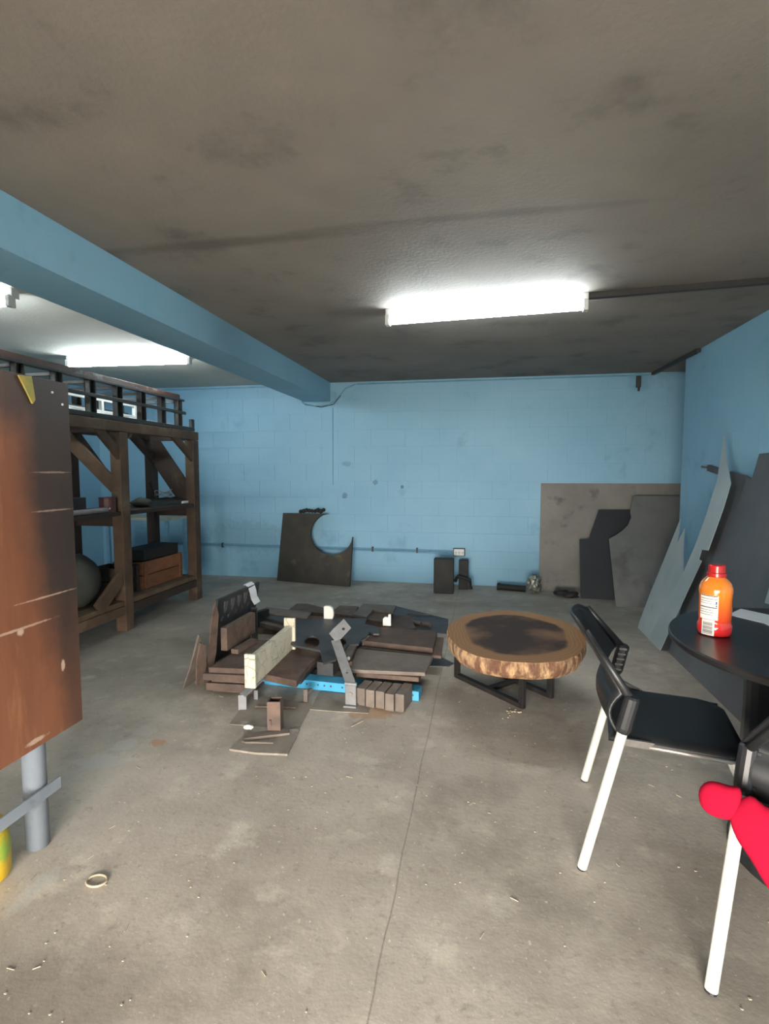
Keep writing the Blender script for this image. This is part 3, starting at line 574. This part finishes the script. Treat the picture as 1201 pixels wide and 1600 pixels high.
o = fin(bm, 'bark_edge', m_bark, t)
bm = bmesh.new(); vs = [bm.verts.new(LC+Vector((math.cos(a)*.372*.988*rad[i], math.sin(a)*.495*.988*rad[i], ZT-.003))) for i, a in enumerate([2*math.pi*i/seg for i in range(seg)])]
f_ = bm.faces.new(vs); r_ = bmesh.ops.extrude_face_region(bm, geom=[f_]); bmesh.ops.translate(bm, verts=[v for v in r_['geom'] if isinstance(v, bmesh.types.BMVert)], vec=(0, 0, .004))
fin(bm, 'slab_top', m_log, t)
lf = onz(815, 1106); ll = onz(714, 1058); ax = (lf-ll); per = Vector((-ax.y, ax.x, 0)).normalized()
if per.y < 0: per = -per
L4 = [lf, ll, ll+per*.24, lf+per*.24]
for p in L4: fin(BAR(p, p+up_*ZB, .026, .034, up=ax), 'leg', frameb, t, bevel=.002)
for a, b in ((0, 1), (2, 3)):
    fin(BAR(L4[a]+up_*.014, L4[b]+up_*.014, .034, .026), 'foot_rail', frameb, t); fin(BAR(L4[a]+up_*(ZB-.012), L4[b]+up_*(ZB-.012), .034, .022), 'top_rail', frameb, t)
m0 = (L4[0]+L4[1])/2; fin(BAR(m0+up_*.014, m0+per*.24+up_*.014, .03, .024), 'cross_rail', frameb, t)
bm = bmesh.new()
for i in range(14):
    p = onz(796+random.gauss(6, 6), 1113+random.gauss(0, 3.5)); s_ = random.uniform(.004, .014)
    bmesh.ops.create_icosphere(bm, subdivisions=1, radius=1, matrix=Matrix.Translation((p.x, p.y, .004)) @ Matrix.Rotation(random.random()*3, 4, 'Z') @ Matrix.Diagonal((s_, s_*.6, .004, 1)))
tag(fin(bm, 'wood_shavings', chip), 'small heap of pale wood shavings in front of the log table leg', 'shavings', None, 'stuff')

# ================================================================== ROUND BLACK TABLE
TC = Vector((1.148, 1.905, 0))
t = thing('round_table', TC, 'black round pedestal table at the right edge', 'table')
fin(lathe(bmesh.new(), [(.485, .712), (.497, .716), (.5, .722), (.5, .734), (.496, .74)], TC, 96), 'tabletop', blackt, t, bevel=0)
fin(lathe(bmesh.new(), [(.29, .0), (.29, .02), (.285, .03), (.27, .2), (.262, .5), (.265, .70), (.27, .712)], TC, 40), 'pedestal', blackp, t)
# bottle
bp_ = onz(1115, 990, .74); t = thing('juice_bottle', (bp_.x, bp_.y, .74), 'plastic bottle of orange-red juice with a white nutrition label on the black table', 'bottle')
B = Vector((bp_.x, bp_.y, .741))
fin(lathe(bmesh.new(), [(.044, 0), (.051, .004), (.053, .016), (.053, .036), (.049, .044), (.049, .052), (.050, .06), (.050, .135), (.052, .15), (.051, .165), (.044, .183), (.033, .195), (.026, .20), (.026, .206)], B, 40), 'body', m_juice, t, smooth=True)
fin(lathe(bmesh.new(), [(.027, .200), (.030, .202), (.030, .214), (.026, .216), (.026, .238), (.0245, .242), (.018, .243)], B, 28), 'cap', m_cap, t)
th0 = math.atan2(-B.y, -B.x)
def wrap(bm, a0, a1, z0, z1, r, n=8, inset=0):
    A = [[bm.verts.new(B+Vector((math.cos(th0+a)*r, math.sin(th0+a)*r, z))) for z in (z0, z1)] for a in [a0+(a1-a0)*i/n for i in range(n+1)]]
    for p, q in zip(A, A[1:]): bm.faces.new((p[0], q[0], q[1], p[1]))
def wrapo(name, mt, rects, r):
    bm = bmesh.new()
    for q in rects: wrap(bm, *q, r)
    o = fin(bm, name, mt, t); so = o.modifiers.new('s', 'SOLIDIFY'); so.thickness = .0012; so.offset = 1; return o
wrapo('nutrition_label', whitem, [(-1.0, .18, .058, .146)], .0508)
wrapo('barcode_label', whitem, [(-.75, 0.0, .004, .0575)], .0540)
wrapo('label_print', ink, [(-.95, .12, .138, .1405), (-.95, .12, .128, .1295), (-.95, -.2, .120, .1212), (-.95, .02, .1125, .1135), (-.95, .12, .0985, .1015), (-.95, -.1, .090, .0912), (-.95, .0, .082, .0832), (-.95, -.15, .074, .0752), (.02, .10, .1125, .122), (.03, .1, .104, .1095)], .0521)
wrapo('barcode_print', ink, [(-.66, -.1, .010+.0042*i, .010+.0042*i+(.0022 if i % 3 else .0012)) for i in range(10)], .0553)
o = plate([(1138, 960), (1157, 951), (1225, 966), (1215, 984), (1193, 973)], .7425, .0022, paper, 'paper_sheet', 'white paper lying on the black table right of the bottle', 'paper', 0)

# ================================================================== CHAIRS
def chair(foot, u, label, splay=0, back_tilt=.19, fwd=0, bow=.035):
    """foot: near-side rear foot on the floor; u: unit vector the chair faces; s: towards its other rear leg"""
    u = Vector(u).normalized(); sgn = chair.sgn; s = Vector((-u.y, u.x, 0))*sgn; f = Vector(foot)
    t = thing('chair', f+s*.27+u*.2, label, 'chair')
    Pn = lambda a, b, z: f+u*a+s*b+Vector((0, 0, z))
    Wd = .535
    for k, b0 in enumerate((0, Wd)):
        bt = b0+(splay if k == 0 else -splay); nm = 'leg'
        P0 = Pn(0, b0, 0); P1 = Pn(.135, bt, .605)
        fin(TB([P0.lerp(P1, .010), P0.lerp(P1, .84)], .0155, 14), 'leg', whitet, t, smooth=False)
        fin(TB([P0, P0.lerp(P1, .012)], .0150, 12), 'foot_cap', blackp, t)
        # ridged plastic clamp on top of the leg
        bm = bmesh.new(); tube(bm, [P0.lerp(P1, x) for x in (.80, .815, .83, .99, 1.0)], [.018, .022, .024, .024, .019], 14)
        cl = fin(bm, 'clamp', blackp, t)
        dl = (P1-P0).normalized(); si = s if k == 0 else -s
        bm = bmesh.new()
        for i in range(5): q = P0.lerp(P1, .84+.035*i)+si*.022; bar(bm, q-u*.014, q+u*.014, .010, .008)
        fin(bm, 'ridges', blackp, cl)
        # front leg
        fin(TB([Pn(.42, b0+(.05 if k == 0 else -.05), .425), Pn(.60, b0+(.03 if k == 0 else -.03), .012)], .013, 12), 'leg', whitet, t)
        fin(TB([Pn(.603, b0+(.03 if k == 0 else -.03), 0), Pn(.60, b0+(.03 if k == 0 else -.03), .02)], .0165, 12), 'foot_cap', blackp, t)
        # side upright of the back
        sg_ = 1 if k == 0 else -1
        fin(TB([Pn(.125, bt, .60), Pn(.055, bt+sg_*.055, .69), Pn(-.005, bt+sg_*.098, .770)], [.013, .012, .009], 10), 'upright', blackp, t, smooth=True)
        fin(BAR(Pn(.11, bt, .455), Pn(.20, b0+(.05 if k == 0 else -.05), .432), .012, .022), 'seat_bracket', silver, t)
    # seat: shallow dished shell with rolled front
    def shell(rows, cols, fn, th, name, mt):
        bm = bmesh.new(); G = [[bm.verts.new(fn(i/rows, j/cols)) for j in range(cols+1)] for i in range(rows+1)]
        for i in range(rows):
            for j in range(cols): bm.faces.new((G[i][j], G[i][j+1], G[i+1][j+1], G[i+1][j]))
        o = fin(bm, name, mt, t, smooth=True); m = o.modifiers.new('s', 'SOLIDIFY'); m.thickness = th; m.offset = 0; return o
    def seatf(a, b):
        rnd = .05*max(0, abs(a*2-1)-.8)/.2; bb = .045+rnd*.6*0+b*(Wd-.09)
        e = abs(2*b-1); edge = max(0, e-.85)/.15
        A = .07+a*.40; 
        if a > .8: A -= .03*edge*((a-.8)/.2)*1.5
        return Pn(A, bb, .445-.012*math.sin(math.pi*a)*math.sin(math.pi*b)-.02*max(0, a-.85)/.15-.012*edge)
    shell(16, 16, seatf, .012, 'seat', blackp)
    for b0 in (.045, Wd-.045): fin(TB([Pn(.09, b0, .430), Pn(.28, b0, .428), Pn(.46, b0, .424)], .008, 8), 'seat_rail', silver, t, smooth=True)
    # back shell between the uprights, rounded top corners, running down behind the seat
    def backf(a, b):
        e = abs(2*b-1); top = .795-.03*max(0, (e-.6)/.4)**2
        z = .47+(top-.47)*a; q = max(0, (z-.6)/.2); A = .105-back_tilt*q*.72 if z > .6 else .10-.03*math.sin((z-.47)/.13*math.pi)
        A += fwd-bow*math.sin(math.pi*b)
        ins = .012+.115*q; return Pn(A, ins+b*(Wd-2*ins), z)
    shell(18, 14, backf, .011, 'backrest', blackp)
    pts = [backf(0, j/14) for j in range(15)]
    fin(TB(pts, .0065, 8), 'back_trim', silver, t, smooth=True)
    return t
chair.sgn = 1
chair((.335, 1.74, 0), (.982, -.188, 0), 'black plastic chair with white tube legs in front of the log table, seen whole')
chair.sgn = -1
chair((.578, 1.363, 0), (.55, .835, 0), 'black chair cut by the right edge with a red garment on it', splay=.035, fwd=.035, bow=.01)

# red garment hanging on the second chair
lg0 = Vector((.578, 1.363, 0)); pc = lg0+Vector((.045, .02, .42)); nvec = (O-pc).normalized(); nvec = Vector((nvec.x, nvec.y, nvec.z*.3)).normalized()
def cloth(px, off, name, parent, th=.028):
    P = lambda a: onp(a[0], a[1], pc+nvec*off, nvec)
    bm = bmesh.new(); c0 = P((sum(a[0] for a in px)/len(px), sum(a[1] for a in px)/len(px))); pts = [P(a) for a in px]
    n = len(pts); rings = []
    for f_, h in ((1, 0), (.93, .6), (.75, .95), (.45, 1.05)):
        rings.append([[bm.verts.new(c0.lerp(p, f_)+nvec*sg*th*.5*h*(1+.07*math.sin(i*2.1))) for i, p in enumerate(pts)] for sg in ((1, -1) if h else (1,))])
    e = rings[0][0]
    for side in (0, 1):
        prev = e
        for r_ in rings[1:]:
            cur = r_[side]
            for i in range(n): bm.faces.new((prev[i], prev[(i+1) % n], cur[(i+1) % n], cur[i]))
            prev = cur
        c = bm.verts.new(c0+nvec*(1 if side == 0 else -1)*th*.5)
        for i in range(n): bm.faces.new((prev[i], prev[(i+1) % n], c))
    return fin(bm, name, redc, parent, smooth=True, sub=1)
t = thing('red_garment', pc-up_*.1, 'bright red garment hanging off the leg and seat of the right-edge chair', 'garment')
cloth([(1089, 1242), (1092, 1228), (1104, 1219), (1122, 1221), (1140, 1229), (1160, 1227), (1160, 1250), (1152, 1284), (1128, 1281), (1106, 1273), (1093, 1260)], .05, 'sleeve', t, .035)
cloth([(1134, 1268), (1148, 1252), (1172, 1236), (1186, 1252), (1200, 1262), (1260, 1290), (1300, 1420), (1240, 1440), (1201, 1395), (1178, 1352), (1160, 1325), (1147, 1308), (1140, 1285)], .05, 'body', t, .04)

# ================================================================== PLYWOOD STAND (LEFT)
XP = -1.45
t = thing('plywood_stand', (XP, 1.2, 0), 'red-brown scratched plywood sheet fixed upright on grey pipe legs, left edge', 'stand')
fin(BX((XP-.018, .35, .385), (XP, 1.665, 1.612)), 'plywood_panel', ply, t)
for y in (1.51, .55):
    fin(TB([(XP-.065, y, 0), (XP-.065, y, 1.5)], .037, 20), 'leg', pipeg, t, smooth=True)
p1 = onx(94, 1221, XP-.018); p2 = Vector((XP-.018, .5, p1.z))
fin(BAR(p1, p2, .008, .042), 'flat_bar', pipeg, t, bevel=.001)
fin(BX((XP-.9, .5, 1.40), (XP-.10, .56, 1.46)), 'rear_rail', pipeg, t); fin(BX((XP-.9, 1.48, 1.40), (XP-.10, 1.54, 1.46)), 'rear_rail', pipeg, t)
for y in (1.51, .55): fin(TB([(XP-.9, y, 0), (XP-.9, y, 1.5)], .037, 16), 'leg', pipeg, t, smooth=True)
P = lambda a: onx(a[0], a[1], XP+.002)
fin(PR([P(a) for a in [(27, 586), (47, 588), (50, 605), (53, 625), (49, 631), (40, 612)]], (.006, 0, 0)), 'painted_wedge', yelpaint, t)
for (x, y) in ((81, 613), (97, 632)): fin(TB([P((x, y)), P((x, y))+Vector((.003, 0, 0))], .004, 8), 'staple', house, t)
yb_ = Vector((-1.565, 1.335, 0))
t = thing('yellow_jug', yb_, 'yellow and green plastic jug under the plywood stand at the left edge', 'jug')
fin(lathe(bmesh.new(), [(.075, 0), (.085, .01), (.088, .10), (.080, .17), (.05, .20), (.03, .21)], yb_, 24), 'body', yellow, t, smooth=True)
fin(lathe(bmesh.new(), [(.022, .208), (.022, .235)], yb_, 16), 'cap', M('green_cap', (.05, .22, .05), rough=.4, bump=0), t)

# ring and straws on the floor
p = onz(151, 1376, .004); bm = bmesh.new()
tube(bm, [p+Vector((.032*math.cos(a), .024*math.sin(a), 0)) for a in [2*math.pi*i/28 for i in range(29)]], .0035, 8)
tag(fin(bm, 'cord_ring', chip), 'small pale cord ring on the floor near the plywood stand', 'ring')
bm = bmesh.new(); bar(bm, onz(549, 1135, .003), onz(567, 1126, .003), .005, .004)
tag(fin(bm, 'straw', chip), 'pale straw on the floor in front of the grey bracket', 'straw')
bm = bmesh.new()
for i in range(260):
    x, y = random.uniform(-1.7, 1.2), random.uniform(.9, 3.6)
    if random.random() < .2: a = random.random()*6.28; l = random.uniform(.006, .03); bar(bm, (x, y, .0015), (x+l*math.cos(a), y+l*math.sin(a), .0015), .0016, .002)
    else: s_ = random.uniform(.0012, .0035); box(bm, (x-s_, y-s_*.7, 0), (x+s_, y+s_*.7, .002))
tag(fin(bm, 'floor_debris', chip), 'fine pale crumbs and fibres scattered over the concrete floor', 'debris', None, 'stuff')

# ================================================================== TIMBER RACK
X0, X1 = -2.85, -3.40       # front and rear post lines
YS = [2.72, 3.84, 4.93]
t = thing('timber_rack', ((X0+X1)/2, 3.85, 0), 'tall rough timber rack with two shelves and diagonal braces on the left', 'rack')
for y in YS:
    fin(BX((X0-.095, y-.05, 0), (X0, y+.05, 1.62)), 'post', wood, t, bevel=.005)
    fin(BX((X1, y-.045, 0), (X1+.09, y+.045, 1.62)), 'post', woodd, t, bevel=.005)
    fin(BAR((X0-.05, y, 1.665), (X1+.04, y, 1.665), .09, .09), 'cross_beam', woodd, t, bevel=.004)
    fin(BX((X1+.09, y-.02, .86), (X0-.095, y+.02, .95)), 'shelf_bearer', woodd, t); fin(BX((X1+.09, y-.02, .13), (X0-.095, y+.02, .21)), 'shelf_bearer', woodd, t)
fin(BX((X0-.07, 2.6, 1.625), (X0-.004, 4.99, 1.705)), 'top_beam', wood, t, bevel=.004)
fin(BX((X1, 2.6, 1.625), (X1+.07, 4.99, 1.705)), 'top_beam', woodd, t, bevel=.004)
for i in range(4):
    x = X0-.012-.136*i; y0, y1 = 2.6, 4.95
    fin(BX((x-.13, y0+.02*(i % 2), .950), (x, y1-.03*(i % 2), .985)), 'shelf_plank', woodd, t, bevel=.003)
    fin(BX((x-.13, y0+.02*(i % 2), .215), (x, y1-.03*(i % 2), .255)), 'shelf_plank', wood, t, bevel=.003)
fin(BX((X0-.028, 2.6, .14), (X0-.002, 3.79, .212)), 'edge_board', wood, t); fin(BX((X0-.028, 3.89, .14), (X0-.002, 4.88, .212)), 'edge_board', woodd, t)
xb = X0-.024
fin(BAR((xb, 3.50, 1.69), (xb, 3.85, 1.40), .028, .075, up=(0, 1, 1)), 'brace', wood, t, bevel=.003)
fin(BAR((xb, 4.50, 1.69), (xb, 4.93, 1.42), .028, .075, up=(0, 1, 1)), 'brace', wood, t, bevel=.003)
fin(BAR((xb, 3.50, .25), (xb, 3.88, .53), .028, .11, up=(0, -1, 1)), 'brace', wood, t, bevel=.003)
fin(BAR((X1+.10, 4.55, 1.66), (X1+.10, 4.93, 1.40), .028, .08, up=(0, 1, 1)), 'brace', woodd, t, bevel=.003)
fin(BAR((X1+.02, 4.90, 1.66), (X0-.06, 4.90, 1.00), .026, .20, up=(1, 0, 1)), 'brace', woodd, t, bevel=.003)
fin(BAR((X1+.02, 3.80, 1.62), (X0-.06, 3.80, 1.18), .026, .11, up=(1, 0, 1)), 'brace', wood, t, bevel=.003)
fin(BAR((X1+.06, 3.9, 1.60), (X1+.06, 4.5, 1.0), .026, .1, up=(0, 1, 1)), 'brace', woodd, t, bevel=.003)
fin(BX((X0-.09, 4.98, .62), (X0-.03, 5.0, 1.25)), 'splice_plate', woodd, t)

# steel stake frame lying on top of the rack
t = thing('stake_frame', ((X0+X1)/2, 3.8, 1.71), 'dark steel stake frame with many short posts lying on top of the timber rack', 'frame')
yp = [2.60, 2.91, 3.22, 3.54, 3.84, 4.14, 4.43, 4.70]
for X, w in ((X0-.02, 1), (X1-.10, -1)):
    fin(BX((X-.035, 2.3, 1.712), (X, 4.95, 1.748)), 'lower_rail', gate, t, bevel=.002)
    fin(BX((X-.02, 2.3, 1.862), (X, 4.80, 1.890)), 'middle_rail', gate, t, bevel=.002)
    fin(BX((X-.05, 2.3, 1.985), (X, 4.78, 2.005)), 'upper_rail', gate, t, bevel=.002)
    for y in yp:
        bm = BX((X-.045, y-.035, 1.748), (X-.038, y+.035, 1.986)); box(bm, (X-.045, y-.035, 1.748), (X-.002, y-.028, 1.986)); box(bm, (X-.045, y+.028, 1.748), (X-.002, y+.035, 1.986))
        fin(bm, 'stake', gate, t)
    fin(BAR((X-.02, 4.93, 1.75), (X-.02, 4.93, 1.83), .03, .05, up=(0, 1, 0)), 'end_tab', gate, t)
for y in yp:
    fin(BAR((X0-.06, y, 1.73), (X1-.11, y, 1.73), .03, .03), 'cross_bar', greyst, t); fin(BAR((X0-.06, y+.01, 1.975), (X1-.11, y+.01, 1.975), .03, .02), 'cross_bar', gate, t)
tag(fin(BX((X0-.13, 2.2, 2.007), (X0-.045, 4.74, 2.048)), 'long_beam', brownb, bevel=.003), 'long brown beam with pale patches lying highest on the stake frame', 'beam')
tag(fin(BX((X1-.09, 2.3, 1.75), (X1-.07, 3.95, 1.97)), 'red_board', ply), 'reddish board standing inside the far side of the stake frame', 'board')
tag(fin(BX((X1-.02, 2.4, 1.75), (X0-.30, 3.3, 1.77)), 'flat_board', crate), 'flat reddish board lying in the near end of the stake frame', 'board')
for i, (xx, l) in enumerate(((-3.02, 'pale steel tube lying in the stake frame, nearest the room'), (-3.14, 'pale steel tube lying in the stake frame, second from the room'), (-3.26, 'pale steel tube lying in the stake frame, farthest from the room'))):
    tag(fin(TB([(xx, 3.35+.1*i, 1.763), (xx-.03, 4.85, 1.763)], .017, 10), 'steel_tube', house), l, 'tube')

t = thing('added_pale_frame', (-3.37, 4.05, 1.75), 'pale metal frame with bars, added for brightness inside the stake frame, far side', 'frame')  # added frame: its pale bars put bright lines behind the stakes
for z in (1.755, 1.845, 1.945): fin(BX((-3.385, 3.38, z-.009), (-3.36, 4.74, z+.009)), 'rail', pale, t)
for y in (3.38, 3.80, 4.24, 4.70): fin(BX((-3.388, y, 1.748), (-3.357, y+.03, 1.952)), 'bar', pale, t)
# things on the middle shelf
ZS = .985
def shp(px, Z, X): p = onx(px, 790, X); return Vector((X, p.y, Z))
p = shp(168, ZS, -2.93); t = thing('red_tin', p, 'dark red tin on the middle shelf left of the centre post', 'tin')
fin(lathe(bmesh.new(), [(.058, 0), (.061, .003), (.061, .108), (.064, .112), (.064, .118), (.056, .118), (.056, .01)], p, 24), 'can', redtin, t); fin(crumple('label_spot', p+Vector((.055, -.035, .035)), (.006, .01, .008), whitem, 1, 0).data and BX(p+Vector((.045, -.045, .025)), p+Vector((.052, -.035, .037))), 'sticker', whitem, t)
bpy.data.objects.remove(bpy.data.objects['label_spot'])
p = shp(188, ZS, -2.96); t = thing('plastic_jar', p, 'dusty pale jar between the red tin and the centre post', 'jar')
fin(lathe(bmesh.new(), [(.045, 0), (.048, .05), (.04, .07)], p, 18), 'jar', bagm, t); fin(lathe(bmesh.new(), [(.036, .07), (.036, .085)], p, 18), 'lid', whitem, t)
p = shp(118, ZS, -2.95); tag(fin(BX(p+Vector((-.05, -.08, 0)), p+Vector((.05, .05, .13))), 'dark_box', sooty, bevel=.006), 'black box on the middle shelf next to the plywood stand', 'box')
p = shp(122, ZS, -2.885); tag(fin(TB([p+Vector((0, -.1, .022)), p+Vector((-.005, .30, .022))], .020, 12), 'pale_pipe', greyst), 'pale plastic pipe lying along the front of the middle shelf', 'pipe')
p = shp(228, ZS, -2.97)
for i, l in enumerate(['front dark steel angle on the right bay of the middle shelf', 'second dark steel angle behind the front one', 'rear steel angle on the right bay of the middle shelf']):
    q = p+Vector((.05-.06*i, .05*i, .001)); bm = BX(q+Vector((-.02, 0, 0)), q+Vector((.02, .75, .006))); box(bm, q+Vector((-.02, 0, 0)), q+Vector((-.014, .75, .045+.012*i)))
    tag(fin(bm, 'steel_angle', [gate, darkst, gate][i]), l, 'angle iron')
p = shp(256, ZS+.05, -3.07); bm = bmesh.new()
tube(bm, [p+Vector((.075*math.cos(a*1.01), .11*math.sin(a), .02+.003*a+.02*math.sin(a*1.7))) for a in [i*.35 for i in range(60)]], .004, 6)
tag(fin(bm, 'wire_coil', greyst), 'loose coil of grey wire on the middle shelf', 'wire')
p = shp(243, ZS+.0, -3.12); tag(fin(TB([p, p+Vector((-.01, 0, .12)), p+Vector((-.03, -.04, .22))], .006, 6), 'bent_rod', sooty), 'thin bent rod sticking up beside the wire coil', 'rod')
p = shp(214, ZS, -3.05); tag(crumple('grey_rag', p+Vector((.0, .06, .04)), (.09, .09, .05), bagm, 2, .18, smooth=True), 'grey bunched rag on the shelf just right of the centre post', 'rag')
p = shp(290, ZS, -2.95); tag(fin(BX(p+Vector((-.03, -.1, 0)), p+Vector((.03, .02, .03))), 'pale_offcut', whitem, bevel=.002), 'pale offcut at the right end of the middle shelf', 'offcut')

# things on the lower shelf
ZS = .256
def crate_(x0, x1, y0, y1, z0, z1, mt, label):
    t = thing('wooden_crate', ((x0+x1)/2, (y0+y1)/2, z0), label, 'crate'); h = (z1-z0-.01)/2
    for i in range(2):
        a, b = z0+i*(h+.008), z0+i*(h+.008)+h
        for nm, lo, hi in (('side_board', (x1-.015, y0, a), (x1, y1, b)), ('side_board', (x0, y0, a), (x0+.015, y1, b)), ('end_board', (x0+.016, y0, a), (x1-.016, y0+.015, b)), ('end_board', (x0+.016, y1-.015, a), (x1-.016, y1, b))): fin(BX(lo, hi), nm, mt, t)
    for y in (y0+.03, y1-.06): fin(BX((x1+.001, y, z0), (x1+.013, y+.035, z1)), 'batten', mt, t)
    fin(BX((x0+.016, y0+.016, z0), (x1-.016, y1-.016, z0+.012)), 'base', mt, t)
crate_(-3.26, -2.97, 4.18, 4.82, ZS, .50, crate, 'orange-brown wooden crate at the right end of the lower shelf')
crate_(-3.28, -2.98, 3.92, 4.155, ZS, .49, woodd, 'dark wooden crate on the lower shelf just right of the centre post')
tag(fin(BX((-3.24, 4.25, .501), (-3.0, 4.80, .60)), 'dark_tray', sooty, bevel=.004), 'black tray stacked on the orange-brown crate', 'tray')
bm = bmesh.new(); bmesh.ops.create_uvsphere(bm, u_segments=24, v_segments=14, radius=1)
for v in bm.verts:
    q = v.co; v.co = Vector((-3.12+q.x*.16, 3.58+q.y*.20, ZS+.185+max(-.185, q.z*.21)*(1+.1*math.sin(q.y*6)*math.cos(q.x*5))))
tag(fin(bm, 'grey_sack', bagm, smooth=True), 'bulging dusty grey sack on the left bay of the lower shelf', 'sack')
# small table behind the rack
pt = ony(272, 808, 5.55); zt = pt.z; xt = pt.x
t = thing('small_table', (xt-.35, 5.6, 0), 'small light blue table with pale top edge standing behind the timber rack', 'table')
fin(BX((xt-.78, 5.40, zt-.03), (xt+.02, 5.82, zt)), 'tabletop', M('pale_cream_edge', (.42, .40, .30), (.35, .34, .27), rough=.5, bump=.05), t, bevel=.003)
for x in (xt-.76, xt-.01):
    for y in (5.42, 5.78): fin(BX((x-.018, y-.018, 0), (x+.018, y+.018, zt-.03)), 'leg', condm, t)
